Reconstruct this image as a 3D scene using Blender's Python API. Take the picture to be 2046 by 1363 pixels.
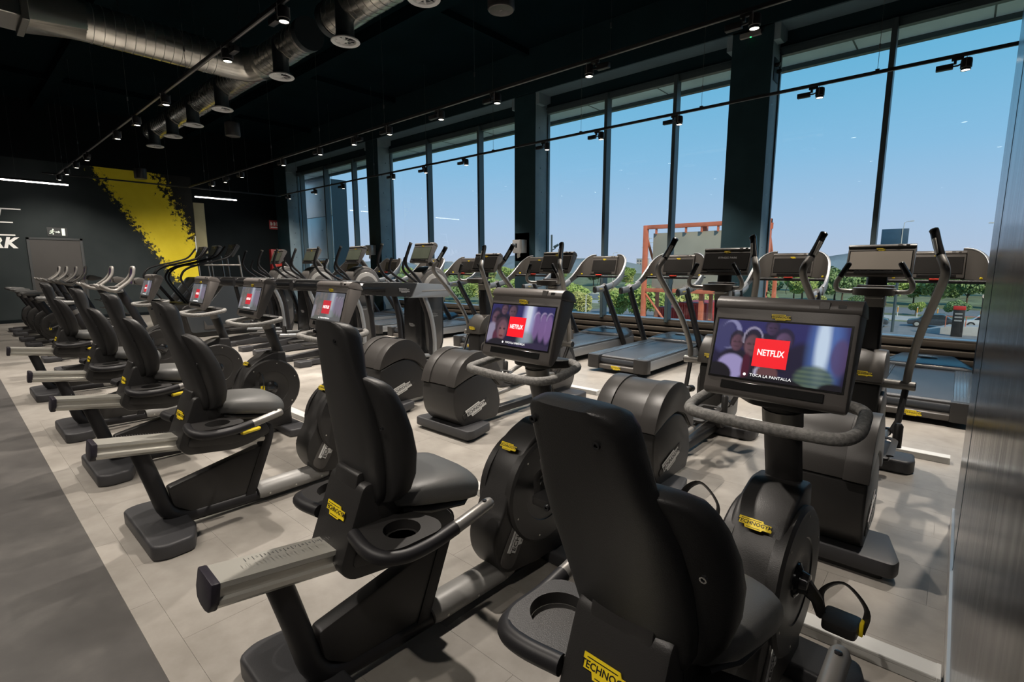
import bpy, bmesh, math, random
from mathutils import Vector, Matrix

random.seed(7)
for _o in list(bpy.data.objects):
    bpy.data.objects.remove(_o)
SC = bpy.context.scene
COL = SC.collection

# ------------------------------------------------------------------ camera
CAM_F, CAM_PITCH, CAM_YAW, CAM_ROLL = 1004.39, .1501, .8464, -.0021
EYE = 1.5


def setup_camera():
    hd = Vector((-math.cos(CAM_YAW), math.sin(CAM_YAW), 0))
    rt = Vector((math.sin(CAM_YAW), math.cos(CAM_YAW), 0))
    up = Vector((0, 0, 1))
    fw = hd * math.cos(CAM_PITCH) - up * math.sin(CAM_PITCH)
    u1 = up * math.cos(CAM_PITCH) + hd * math.sin(CAM_PITCH)
    r2 = rt * math.cos(CAM_ROLL) + u1 * math.sin(CAM_ROLL)
    u2 = u1 * math.cos(CAM_ROLL) - rt * math.sin(CAM_ROLL)
    cd = bpy.data.cameras.new('camera')
    cd.sensor_width = 36.0
    cd.lens = 36.0 * CAM_F / 2046.0
    cd.clip_start = .02
    cd.clip_end = 3000
    co = bpy.data.objects.new('camera', cd)
    m = Matrix((r2, u2, -fw)).transposed().to_4x4()
    m.translation = Vector((0, 0, EYE))
    co.matrix_world = m
    COL.objects.link(co)
    SC.camera = co


setup_camera()

# ------------------------------------------------------------------ sky, sun, exposure
SC.view_settings.view_transform = 'Standard'
SC.view_settings.look = 'None'
SC.view_settings.gamma = 1.0
SC.view_settings.use_curve_mapping = False
SC.view_settings.exposure = 0.0


def setup_world():
    w = bpy.data.worlds.new('sky')
    SC.world = w
    w.use_nodes = True
    nt = w.node_tree
    nt.nodes.clear()
    out = nt.nodes.new('ShaderNodeOutputWorld')
    bg = nt.nodes.new('ShaderNodeBackground')
    tc = nt.nodes.new('ShaderNodeTexCoord')
    sx = nt.nodes.new('ShaderNodeSeparateXYZ')
    mr = nt.nodes.new('ShaderNodeMapRange')
    mr.inputs['From Min'].default_value = -0.05
    mr.inputs['From Max'].default_value = 0.95
    rp = nt.nodes.new('ShaderNodeValToRGB')
    cr = rp.color_ramp
    stops = [(0.0, (.50, .56, .66)), (.05, (.56, .63, .80)), (.13, (.45, .62, .86)), (.23, (.30, .58, .86)),
             (.36, (.175, .52, .80)), (.55, (.10, .38, .68)), (1.0, (.05, .22, .50))]
    cr.elements[0].position = stops[0][0]
    cr.elements[0].color = (*stops[0][1], 1)
    cr.elements[1].position = stops[-1][0]
    cr.elements[1].color = (*stops[-1][1], 1)
    for p, c in stops[1:-1]:
        e = cr.elements.new(p)
        e.color = (*c, 1)
    bg.inputs['Strength'].default_value = WORLD_STRENGTH
    nt.links.new(tc.outputs['Generated'], sx.inputs[0])
    nt.links.new(sx.outputs['Z'], mr.inputs['Value'])
    nt.links.new(mr.outputs[0], rp.inputs[0])
    nt.links.new(rp.outputs[0], bg.inputs[0])
    nt.links.new(bg.outputs[0], out.inputs[0])


WORLD_STRENGTH = 1.0
SPOT_POWER = 420.0
SPOT_COLOR = (1.0, .91, .81)
setup_world()

sun_d = bpy.data.lights.new('sun', 'SUN')
sun_d.energy = 3.6
sun_d.color = (1.0, .84, .62)
sun_d.angle = .009
sun_o = bpy.data.objects.new('sun', sun_d)
COL.objects.link(sun_o)
_sd = Vector((.65, -.55, .62))
sun_o.rotation_euler = _sd.to_track_quat('Z', 'Y').to_euler()
sun_o.location = (30, 30, 30)


# ------------------------------------------------------------------ materials
MATS = {}


def mat(name, color, rough=.5, metal=0.0, bump=0.0, bscale=60.0, var=0.0, vscale=8.0, spec=.5, coat=0.0, emit=None,
        estr=0.0, aniso=0.0, stretch=None, alpha=None):
    m = bpy.data.materials.new(name)
    m.use_nodes = True
    nt = m.node_tree
    b = nt.nodes['Principled BSDF']
    b.inputs['Base Color'].default_value = (*color, 1)
    b.inputs['Roughness'].default_value = rough
    b.inputs['Metallic'].default_value = metal
    b.inputs['Specular IOR Level'].default_value = spec
    b.inputs['Coat Weight'].default_value = coat
    b.inputs['Anisotropic'].default_value = aniso
    if emit:
        b.inputs['Emission Color'].default_value = (*emit, 1)
        b.inputs['Emission Strength'].default_value = estr
    if bump or var:
        tc = nt.nodes.new('ShaderNodeTexCoord')
        mp = nt.nodes.new('ShaderNodeMapping')
        nt.links.new(tc.outputs['Object'], mp.inputs[0])
        if stretch:
            mp.inputs['Scale'].default_value = stretch
    if bump:
        n = nt.nodes.new('ShaderNodeTexNoise')
        n.inputs['Scale'].default_value = bscale
        n.inputs['Detail'].default_value = 3
        bp = nt.nodes.new('ShaderNodeBump')
        bp.inputs['Strength'].default_value = bump
        bp.inputs['Distance'].default_value = .002
        nt.links.new(mp.outputs[0], n.inputs[0])
        nt.links.new(n.outputs[0], bp.inputs['Height'])
        nt.links.new(bp.outputs[0], b.inputs['Normal'])
    if var:
        n = nt.nodes.new('ShaderNodeTexNoise')
        n.inputs['Scale'].default_value = vscale
        n.inputs['Detail'].default_value = 5
        rp = nt.nodes.new('ShaderNodeValToRGB')
        lo = [max(0, c * (1 - var)) for c in color]
        hi = [min(1, c * (1 + var)) for c in color]
        rp.color_ramp.elements[0].position = .3
        rp.color_ramp.elements[1].position = .7
        rp.color_ramp.elements[0].color = (*lo, 1)
        rp.color_ramp.elements[1].color = (*hi, 1)
        nt.links.new(mp.outputs[0], n.inputs[0])
        nt.links.new(n.outputs[0], rp.inputs[0])
        nt.links.new(rp.outputs[0], b.inputs['Base Color'])
    MATS[name] = m
    return m


mat('plastic', (.021, .020, .0195), .42, bump=.25, bscale=350)
mat('plastic_gloss', (.015, .015, .016), .2, bump=.03, bscale=40)
mat('plastic_grey', (.075, .070, .066), .42, bump=.2, bscale=300)
mat('plastic_brown', (.062, .056, .050), .38, bump=.15, bscale=300)
mat('plastic_console', (.105, .095, .089), .40, bump=.15, bscale=300)
mat('plastic_shell', (.040, .037, .035), .40, bump=.2, bscale=300)
mat('plastic_pale', (.20, .19, .175), .4, bump=.12, bscale=260)
mat('foot_grey', (.036, .036, .039), .5, bump=.3, bscale=260)
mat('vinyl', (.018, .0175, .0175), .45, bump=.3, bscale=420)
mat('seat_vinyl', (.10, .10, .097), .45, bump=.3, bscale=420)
mat('tube_black', (.015, .0145, .016), .46, spec=.35, bump=.05, bscale=200)
mat('tube_grey', (.25, .24, .225), .36, metal=.5, bump=.04, bscale=200)
mat('aluminium', (.60, .585, .53), .36, metal=.55, bump=.06, bscale=90, stretch=(1, .05, 1))
mat('silver_paint', (.31, .32, .33), .36, metal=.45, bump=.05, bscale=200)
mat('cover_grey', (.26, .255, .245), .42, bump=.08, bscale=200)
mat('foam', (.19, .185, .175), .75, bump=.9, bscale=120, var=.35, vscale=90)
mat('cap_purple', (.021, .018, .026), .4, bump=.1, bscale=200)
mat('yellow', (.80, .60, .015), .45, var=.05, vscale=30)
mat('lever_yellow', (.82, .62, .02), .4, var=.05, vscale=30)
mat('ink', (.012, .011, .010), .5, var=.1, vscale=20)
mat('ink_grey', (.09, .09, .09), .5, var=.1, vscale=20)
mat('print_white', (.62, .62, .60), .5, var=.05, vscale=20)
mat('print_grey', (.27, .27, .27), .5, var=.05, vscale=20)
mat('belt', (.028, .032, .038), .42, bump=.3, bscale=600, var=.12, vscale=6)
mat('foot_rail', (.09, .11, .13), .24, metal=.3, bump=.08, bscale=120)
mat('hood', (.06, .068, .076), .27, bump=.05, bscale=200)
mat('deck_side', (.30, .31, .32), .4, metal=.5, bump=.05, bscale=150)
mat('screen_off', (.020, .019, .018), .14, var=.1, vscale=4)
mat('screen_pale', (.24, .215, .185), .3, var=.06, vscale=4)
mat('screen_green', (.075, .085, .065), .2, var=.15, vscale=5)
mat('screen_rim', (.010, .010, .010), .25, var=.1, vscale=10)
mat('red_key', (.62, .05, .03), .4, var=.05, vscale=10)
mat('purple_tablet', (.10, .045, .20), .15, var=.2, vscale=3)
mat('wall_dark', (.034, .037, .038), .7, bump=.15, bscale=40, var=.10, vscale=1.5)
mat('wall_black', (.006, .0085, .0095), .8, spec=.1, bump=.1, bscale=40, var=.15, vscale=2)
mat('ceiling_black', (.0022, .0085, .0112), .9, spec=.04, bump=.2, bscale=30, var=.2, vscale=1.2)  # teal cast of the sky mixed into the black
mat('beam_soffit', (.11, .17, .20), .6, bump=.15, bscale=30, var=.10, vscale=2)  # daylight on the beam's underside put in as a lighter, bluer colour
mat('beam_teal', (.010, .027, .034), .7, spec=.1, bump=.15, bscale=30, var=.12, vscale=2)  # sky's teal cast mixed into the beam colour
mat('concrete', (.22, .30, .34), .6, bump=.25, bscale=25, var=.12, vscale=3)  # blue sky light on the column sides tinted into the grey
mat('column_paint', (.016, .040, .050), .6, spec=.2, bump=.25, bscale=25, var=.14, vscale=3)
mat('frame_dark', (.075, .105, .115), .4, metal=.3, bump=.05, bscale=60)
mat('frame_bronze', (.085, .070, .055), .45, metal=.3, bump=.05, bscale=60, var=.08, vscale=4)
mat('ledge', (.50, .55, .60), .5, var=.08, vscale=3)
mat('soffit', (.72, .84, .85), .6, var=.10, vscale=1.5)
mat('galvanised', (.58, .57, .53), .26, metal=.92, bump=.08, bscale=14, var=.12, vscale=3)
mat('galvanised_seam', (.30, .30, .28), .4, metal=.8, bump=.08, bscale=14)
mat('duct_black', (.035, .045, .052), .38, metal=.35, bump=.05, bscale=20)
mat('diffuser', (.62, .63, .64), .45, metal=.1, bump=.05, bscale=40)
mat('lamp_black', (.022, .022, .024), .4, bump=.1, bscale=100)
mat('lamp_grey', (.22, .22, .22), .45, bump=.1, bscale=100)
mat('wire', (.12, .12, .12), .4, metal=.6, bump=.02, bscale=100)
mat('trunking', (.56, .56, .54), .45, bump=.05, bscale=60, var=.04, vscale=5)
mat('steel_box', (.58, .58, .57), .32, metal=.45, bump=.05, bscale=60)
mat('paper', (.75, .74, .70), .8, bump=.2, bscale=50)
mat('sign_red', (.30, .018, .022), .5, var=.08, vscale=10)
mat('red_cabinet', (.34, .015, .02), .45, var=.08, vscale=10)
mat('door_leaf', (.034, .031, .028), .6, bump=.1, bscale=40, var=.1, vscale=2)
mat('mural_white', (.86, .86, .84), .6, var=.05, vscale=3)
mat('lit_patch_olive', (.30, .27, .15), .6, var=.15, vscale=2)  # tone of the patch of light on the corner wall
mat('red_steel', (.60, .17, .095), .55, bump=.1, bscale=20, var=.15, vscale=2)
mat('red_paint', (.48, .028, .022), .5, bump=.1, bscale=20, var=.15, vscale=2)
mat('billboard', (.36, .34, .285), .7, var=.10, vscale=.7)
mat('cladding', (.86, .86, .84), .35, metal=.3, bump=.4, bscale=1.2, var=.1, vscale=1)
mat('blue_board', (.030, .075, .13), .5, var=.1, vscale=2)
mat('pale_post', (.55, .55, .52), .5, var=.08, vscale=4)
mat('asphalt', (.20, .21, .22), .8, bump=.3, bscale=30, var=.12, vscale=.6)
mat('pavement', (.44, .44, .43), .8, bump=.2, bscale=30, var=.08, vscale=.8)
mat('grass', (.17, .20, .10), .9, bump=.5, bscale=30, var=.45, vscale=.35)
mat('hill', (.20, .25, .28), .95, var=.35, vscale=.03)  # distance haze put into the hill colour
mat('leaf_light', (.34, .45, .13), .7, var=.35, vscale=2.5)
mat('leaf_dark', (.20, .30, .12), .7, var=.35, vscale=2.5)
mat('leaf_yellow', (.46, .48, .18), .7, var=.3, vscale=2.5)
mat('bark', (.11, .08, .055), .85, bump=.5, bscale=20)
mat('city_wall', (.52, .47, .42), .8, var=.2, vscale=.2)
mat('city_window', (.12, .14, .17), .3, var=.1, vscale=2)
mat('car_dark', (.05, .06, .07), .25, coat=.5, var=.05, vscale=3)
mat('car_white', (.62, .63, .63), .25, coat=.5, var=.03, vscale=3)
mat('car_glass', (.03, .04, .05), .08, var=.1, vscale=3)
mat('tyre', (.02, .02, .02), .8, bump=.2, bscale=50)
mat('orange_post', (.65, .30, .06), .5, var=.1, vscale=4)
mat('lamp_lens', (1, 1, 1), .4, emit=(1.0, .90, .74), estr=9.0, var=.01)
mat('led_strip', (1, 1, 1), .4, emit=(1.0, .92, .86), estr=9.0, var=.01)
mat('exit_glow', (.6, .62, .55), .5, emit=(.75, .85, .70), estr=.55, var=.02)
mat('green_led', (.02, .4, .1), .4, emit=(.05, 1.0, .25), estr=2.0, var=.02)
mat('netflix_red', (.62, .006, .012), .4, emit=(.75, .006, .016), estr=.9, var=.02)
mat('netflix_dull', (.4, .02, .03), .4, emit=(.34, .02, .03), estr=.9, var=.02)  # tile colour faded for the washed-out off-axis screens
mat('screen_white', (.8, .8, .8), .4, emit=(.9, .9, .9), estr=.9, var=.02)


def glass_mat():
    m = bpy.data.materials.new('window_glass')
    m.use_nodes = True
    nt = m.node_tree
    nt.nodes.clear()
    out = nt.nodes.new('ShaderNodeOutputMaterial')
    tr = nt.nodes.new('ShaderNodeBsdfTransparent')
    tr.inputs[0].default_value = (.93, .965, .965, 1)
    gl = nt.nodes.new('ShaderNodeBsdfGlossy')
    gl.inputs['Roughness'].default_value = .008
    gl.inputs[0].default_value = (.9, .95, 1, 1)
    geo = nt.nodes.new('ShaderNodeNewGeometry')
    dp = nt.nodes.new('ShaderNodeVectorMath')
    dp.operation = 'DOT_PRODUCT'
    nt.links.new(geo.outputs['Normal'], dp.inputs[0])
    nt.links.new(geo.outputs['Incoming'], dp.inputs[1])
    c = math_node(nt, 'ABSOLUTE', dp.outputs['Value'])
    k = math_node(nt, 'POWER', math_node(nt, 'SUBTRACT', 1.0, c), 5.0)
    fr = math_node(nt, 'ADD', math_node(nt, 'MULTIPLY', k, .55), .035)
    mx = nt.nodes.new('ShaderNodeMixShader')
    nt.links.new(fr, mx.inputs[0])
    nt.links.new(tr.outputs[0], mx.inputs[1])
    nt.links.new(gl.outputs[0], mx.inputs[2])
    nt.links.new(mx.outputs[0], out.inputs[0])
    MATS['glass'] = m



def nodes_of(name, rough=.6):
    m = bpy.data.materials.new(name)
    m.use_nodes = True
    MATS[name] = m
    nt = m.node_tree
    b = nt.nodes['Principled BSDF']
    b.inputs['Roughness'].default_value = rough
    return nt, b


def ramp(nt, src, stops):
    rp = nt.nodes.new('ShaderNodeValToRGB')
    cr = rp.color_ramp
    while len(cr.elements) < len(stops):
        cr.elements.new(.5)
    for e, (p, c) in zip(cr.elements, stops):
        e.position = p
        e.color = (*c, 1) if len(c) == 3 else c
    nt.links.new(src, rp.inputs[0])
    return rp.outputs[0]


def noise(nt, scale, detail=4, vec=None, rough=.5):
    n = nt.nodes.new('ShaderNodeTexNoise')
    n.inputs['Scale'].default_value = scale
    n.inputs['Detail'].default_value = detail
    n.inputs['Roughness'].default_value = rough
    if vec is not None:
        nt.links.new(vec, n.inputs[0])
    return n.outputs[0]


def math_node(nt, op, a, b=None, clamp=False):
    n = nt.nodes.new('ShaderNodeMath')
    n.operation = op
    n.use_clamp = clamp
    for i, v in enumerate((a, b)):
        if v is None:
            continue
        if isinstance(v, (int, float)):
            n.inputs[i].default_value = v
        else:
            nt.links.new(v, n.inputs[i])
    return n.outputs[0]


def mixcol(nt, fac, a, b):
    n = nt.nodes.new('ShaderNodeMix')
    n.data_type = 'RGBA'
    if isinstance(fac, (int, float)):
        n.inputs[0].default_value = fac
    else:
        nt.links.new(fac, n.inputs[0])
    for i, v in ((6, a), (7, b)):
        if isinstance(v, tuple):
            n.inputs[i].default_value = (*v, 1)
        else:
            nt.links.new(v, n.inputs[i])
    return n.outputs[2]


glass_mat()


def floor_mat(name, lo, mid, hi, rough):
    nt, b = nodes_of(name, rough)
    geo = nt.nodes.new('ShaderNodeNewGeometry')
    pos = geo.outputs['Position']
    n1 = noise(nt, 1.3, 8, pos, .62)
    n2 = noise(nt, 9.0, 6, pos, .6)
    s = math_node(nt, 'ADD', math_node(nt, 'MULTIPLY', n1, .7), math_node(nt, 'MULTIPLY', n2, .3))
    c = ramp(nt, s, [(.36, lo), (.5, mid), (.64, hi)])
    nt.links.new(c, b.inputs['Base Color'])
    r = ramp(nt, n1, [(.3, (rough - .06,) * 3), (.7, (rough + .08,) * 3)])
    nt.links.new(r, b.inputs['Roughness'])
    bp = nt.nodes.new('ShaderNodeBump')
    bp.inputs['Strength'].default_value = .06
    bp.inputs['Distance'].default_value = .003
    nt.links.new(n2, bp.inputs['Height'])
    nt.links.new(bp.outputs[0], b.inputs['Normal'])


floor_mat('floor_light', (.205, .188, .166), (.268, .248, .222), (.325, .304, .275), .40)
floor_mat('floor_dark', (.042, .039, .037), (.060, .056, .053), (.090, .084, .078), .48)


def brushed_mat():
    nt, b = nodes_of('brushed_steel', .3)
    b.inputs['Metallic'].default_value = 1.0
    geo = nt.nodes.new('ShaderNodeNewGeometry')
    mp = nt.nodes.new('ShaderNodeMapping')
    mp.inputs['Scale'].default_value = (1, 9, .25)
    nt.links.new(geo.outputs['Position'], mp.inputs[0])
    n = noise(nt, 3.0, 5, mp.outputs[0])
    nt.links.new(ramp(nt, n, [(.3, (.13, .14, .16)), (.7, (.19, .20, .225))]), b.inputs['Base Color'])
    nt.links.new(ramp(nt, n, [(.3, (.19,) * 3), (.7, (.26,) * 3)]), b.inputs['Roughness'])
    bp = nt.nodes.new('ShaderNodeBump')
    bp.inputs['Strength'].default_value = .03
    bp.inputs['Distance'].default_value = .002
    nt.links.new(n, bp.inputs['Height'])
    nt.links.new(bp.outputs[0], b.inputs['Normal'])


brushed_mat()


def mural_mat():
    # charcoal wall with a broad yellow diagonal brush stroke, speckled edges and a black speckled patch (flat print)
    nt, b = nodes_of('mural', .7)
    b.inputs['Specular IOR Level'].default_value = .12
    geo = nt.nodes.new('ShaderNodeNewGeometry')
    sp = nt.nodes.new('ShaderNodeSeparateXYZ')
    nt.links.new(geo.outputs['Position'], sp.inputs[0])
    y, z = sp.outputs['Y'], sp.outputs['Z']
    base = ramp(nt, noise(nt, 1.2, 6, geo.outputs['Position']), [(.3, (.021, .027, .028)), (.7, (.031, .038, .039))])
    # distance to the right of the stroke's left edge (runs from y 3.15 z 4.3 to y 4.8 z 1.4)
    d = math_node(nt, 'SUBTRACT', y, math_node(nt, 'SUBTRACT', 5.60, math_node(nt, 'MULTIPLY', z, .565)))
    spk = noise(nt, 9.0, 7, geo.outputs['Position'], .75)
    edge = math_node(nt, 'ADD', d, math_node(nt, 'MULTIPLY', math_node(nt, 'SUBTRACT', spk, .5), 1.5))
    m1 = math_node(nt, 'MULTIPLY', math_node(nt, 'SUBTRACT', edge, .0), 14.0, True)
    # dark speckled patch in the upper right corner
    d2 = math_node(nt, 'SUBTRACT', math_node(nt, 'ADD', math_node(nt, 'MULTIPLY', z, .46), y), 6.62)
    spk2 = noise(nt, 7.0, 8, geo.outputs['Position'], .8)
    e2 = math_node(nt, 'ADD', math_node(nt, 'MULTIPLY', d2, .9), math_node(nt, 'MULTIPLY', math_node(nt, 'SUBTRACT', spk2, .50), 2.4))
    m2 = math_node(nt, 'MULTIPLY', e2, 14.0, True)
    yel = ramp(nt, noise(nt, 2.0, 5, geo.outputs['Position']), [(.3, (.78, .61, .03)), (.7, (.88, .71, .05))])
    c1 = mixcol(nt, m1, base, yel)
    m2b = math_node(nt, 'MULTIPLY', m2, m1)
    c2 = mixcol(nt, m2b, c1, (.020, .020, .019))
    nt.links.new(c2, b.inputs['Base Color'])


mural_mat()


def picture_mat():
    nt, b = nodes_of('picture', .25)
    at = nt.nodes.new('ShaderNodeVertexColor')
    at.layer_name = 'picture'
    nt.links.new(at.outputs[0], b.inputs['Emission Color'])
    b.inputs['Emission Strength'].default_value = .85
    b.inputs['Base Color'].default_value = (.02, .02, .02, 1)


picture_mat()


# ------------------------------------------------------------------ mesh helpers
class MB:
    def __init__(self):
        self.v = []
        self.f = []

    def add(self, vs, fs):
        n = len(self.v)
        self.v += [tuple(p) for p in vs]
        self.f += [tuple(i + n for i in f) for f in fs]
        return self

    def xf(self, m):
        self.v = [tuple(m @ Vector(p)) for p in self.v]
        return self

    def join(self, other):
        return self.add(other.v, other.f)


def box(x0, x1, y0, y1, z0, z1):
    vs = [(x, y, z) for x in (x0, x1) for y in (y0, y1) for z in (z0, z1)]
    fs = [(0, 1, 3, 2), (4, 6, 7, 5), (0, 4, 5, 1), (2, 3, 7, 6), (0, 2, 6, 4), (1, 5, 7, 3)]
    return MB().add(vs, fs)


def fillet(pts, r, n=4):
    out = []
    N = len(pts)
    for i in range(N):
        p0, p1, p2 = Vector(pts[i - 1]), Vector(pts[i]), Vector(pts[(i + 1) % N])
        rr = r[i] if isinstance(r, (list, tuple)) else r
        a, b = p0 - p1, p2 - p1
        la, lb = a.length, b.length
        k = min(rr, la * .48, lb * .48)
        if k < 1e-5:
            out.append(tuple(p1))
            continue
        s, e = p1 + a / la * k, p1 + b / lb * k
        for j in range(n + 1):
            t = j / n
            out.append(tuple(s * (1 - t) ** 2 + p1 * 2 * t * (1 - t) + e * t * t))
    return out


def prism(pts, axis, a, b):
    def P(p, h):
        return {'x': (h, p[0], p[1]), 'y': (p[0], h, p[1]), 'z': (p[0], p[1], h)}[axis]
    n = len(pts)
    vs = [P(p, a) for p in pts] + [P(p, b) for p in pts]
    fs = [tuple(range(n)), tuple(range(2 * n - 1, n - 1, -1))]
    fs += [(i, (i + 1) % n, n + (i + 1) % n, n + i) for i in range(n)]
    return MB().add(vs, fs)


def loft(rings, cap=True):
    m = MB()
    n = len(rings[0])
    vs = [p for r in rings for p in r]
    fs = []
    for k in range(len(rings) - 1):
        for i in range(n):
            j = (i + 1) % n
            fs.append((k * n + i, k * n + j, (k + 1) * n + j, (k + 1) * n + i))
    if cap:
        fs.append(tuple(range(n)))
        fs.append(tuple((len(rings) - 1) * n + i for i in range(n - 1, -1, -1)))
    return m.add(vs, fs)


def spline(pts, k=5):
    P = [Vector(p) for p in pts]
    out = []
    for i in range(len(P) - 1):
        p0 = P[i - 1] if i else P[0] * 2 - P[1]
        p1, p2 = P[i], P[i + 1]
        p3 = P[i + 2] if i + 2 < len(P) else p2 * 2 - p1
        for j in range(k):
            t = j / k
            out.append(.5 * ((2 * p1) + (p2 - p0) * t + (2 * p0 - 5 * p1 + 4 * p2 - p3) * t * t + (3 * p1 - p0 - 3 * p2 + p3) * t ** 3))
    out.append(P[-1])
    return out


def bend(pts, r, n=4):
    """polyline with rounded corners"""
    P = [Vector(p) for p in pts]
    out = [P[0]]
    for i in range(1, len(P) - 1):
        a, b = P[i - 1] - P[i], P[i + 1] - P[i]
        k = min(r, a.length * .49, b.length * .49)
        s, e = P[i] + a.normalized() * k, P[i] + b.normalized() * k
        for j in range(n + 1):
            t = j / n
            out.append(s * (1 - t) ** 2 + P[i] * 2 * t * (1 - t) + e * t * t)
    out.append(P[-1])
    return out


def tube(path, r, n=10, sec=None, ref=(1, 0, 0), closed=False):
    """sweep; r scalar or list; sec = (a,b) half sizes of an oval along ref / other; or list of 2d points"""
    P = [Vector(p) for p in path]
    m = len(P)
    rings = []
    ref = Vector(ref)
    u = None
    for i in range(m):
        if closed:
            t = P[(i + 1) % m] - P[i - 1]
        else:
            t = P[min(i + 1, m - 1)] - P[max(i - 1, 0)]
        t.normalize()
        base = ref if u is None else u
        u = base - t * base.dot(t)
        if u.length < 1e-4:
            u = t.orthogonal()
        u.normalize()
        w = t.cross(u)
        rr = r[i] if isinstance(r, (list, tuple)) else r
        if sec is None:
            ring = [P[i] + (u * math.cos(a) + w * math.sin(a)) * rr for a in [2 * math.pi * k / n for k in range(n)]]
        elif isinstance(sec, tuple):
            ring = [P[i] + u * math.cos(a) * sec[0] * rr + w * math.sin(a) * sec[1] * rr for a in [2 * math.pi * k / n for k in range(n)]]
        else:
            ring = [P[i] + u * q[0] * rr + w * q[1] * rr for q in sec]
        rings.append(ring)
    if closed:
        rings.append(rings[0])
    return loft(rings, cap=not closed)


def lathe(prof, axis_pt, axis='x', n=24):
    """prof list of (r, h) ; revolve round axis through axis_pt"""
    rings = []
    ax = Vector(axis_pt)
    for r, h in prof:
        ring = []
        for k in range(n):
            a = 2 * math.pi * k / n
            c, s = math.cos(a) * r, math.sin(a) * r
            ring.append(ax + Vector({'x': (h, c, s), 'y': (c, h, s), 'z': (c, s, h)}[axis]))
        rings.append(ring)
    return loft(rings)


def ellipse(cx, cy, a, b, n=24, p=2.0):
    out = []
    for k in range(n):
        t = 2 * math.pi * k / n
        c, s = math.cos(t), math.sin(t)
        out.append((cx + a * abs(c) ** (2 / p) * (1 if c > 0 else -1), cy + b * abs(s) ** (2 / p) * (1 if s > 0 else -1)))
    return out


def sphere(c, r, n=12, sc=(1, 1, 1)):
    rings = []
    for i in range(1, n // 2):
        a = math.pi * i / (n // 2)
        rings.append([(c[0] + r * sc[0] * math.sin(a) * math.cos(2 * math.pi * k / n), c[1] + r * sc[1] * math.sin(a) * math.sin(2 * math.pi * k / n),
                       c[2] + r * sc[2] * math.cos(a)) for k in range(n)])
    return loft(rings)


ORG = [0, 0, 0]


def obj(name, mb, material, parent=None, bevel=0.0, seg=2, smooth=38, recalc=True, label=None):
    me = bpy.data.meshes.new(name)
    o3 = Vector(ORG)
    me.from_pydata([tuple(Vector(p) - o3) for p in mb.v], [], mb.f)
    bm = bmesh.new()
    bm.from_mesh(me)
    if recalc:
        bmesh.ops.recalc_face_normals(bm, faces=bm.faces)
    if bevel:
        es = [e for e in bm.edges if len(e.link_faces) == 2 and e.calc_face_angle(0) > .55]
        bmesh.ops.bevel(bm, geom=es, offset=bevel, segments=seg, profile=.5, affect='EDGES', clamp_overlap=True)
    bm.to_mesh(me)
    bm.free()
    if smooth:
        me.shade_smooth()
        me.set_sharp_from_angle(angle=math.radians(smooth))
    me.materials.append(MATS[material])
    o = bpy.data.objects.new(name, me)
    COL.objects.link(o)
    if parent is not None:
        o.parent = parent
    if label:
        o['label'] = label
    return o


def tag(o, label, cat, group=None, kind=None):
    o['label'] = label
    o['category'] = cat
    if group:
        o['group'] = group
    if kind:
        o['kind'] = kind
    return o


def thing(name, loc=(0, 0, 0), rz=0):
    o = bpy.data.objects.new(name, None)
    o.empty_display_size = .1
    COL.objects.link(o)
    o.location = loc
    o.rotation_euler = (0, 0, rz)
    return o


def kids(o):
    return KIDS.get(o, list(o.children))


KIDS = {}


def copy_tree(o, parent=None):
    c = o.copy()
    COL.objects.link(c)
    if parent is not None:
        c.parent = parent
    for ch in list(o.children):
        copy_tree(ch, c)
    return c


def struct(name, mb, material, bevel=0.0, parent=None, smooth=38):
    o = obj(name, mb, material, parent, bevel=bevel, smooth=smooth)
    if parent is None:
        o['kind'] = 'structure'
    return o


TEXTS = {}


def text_mb(s, size, extrude=.0006, shear=0.0, space=1.0, bold=0.0):
    """text mesh in the xy plane, centred; returned as MB"""
    key = (s, size, extrude, shear, space, bold)
    if key not in TEXTS:
        c = bpy.data.curves.new('t', 'FONT')
        c.body = s
        c.size = size
        c.extrude = extrude
        c.align_x = 'CENTER'
        c.align_y = 'CENTER'
        c.shear = shear
        c.space_character = space
        c.offset = bold
        c.resolution_u = 2
        o = bpy.data.objects.new('t', c)
        COL.objects.link(o)
        dg = bpy.context.evaluated_depsgraph_get()
        me = bpy.data.meshes.new_from_object(o.evaluated_get(dg))
        TEXTS[key] = ([tuple(v.co) for v in me.vertices], [tuple(p.vertices) for p in me.polygons])
        bpy.data.objects.remove(o)
        bpy.data.meshes.remove(me)
        bpy.data.curves.remove(c)
    return MB().add(*TEXTS[key])


def frame_m(origin, xdir, ydir):
    x = Vector(xdir).normalized()
    y = Vector(ydir)
    y = (y - x * y.dot(x)).normalized()
    z = x.cross(y)
    m = Matrix((x, y, z)).transposed().to_4x4()
    m.translation = Vector(origin)
    return m


PLATE = [(-.5, .175), (-.5, .06), (-.47, .06), (-.47, -.07), (-.30, -.07), (-.26, -.175), (.22, -.175), (.26, -.12), (.5, -.12), (.5, .02), (.46, .02), (.46, .10), (.24, .10), (.20, .175)]


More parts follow.
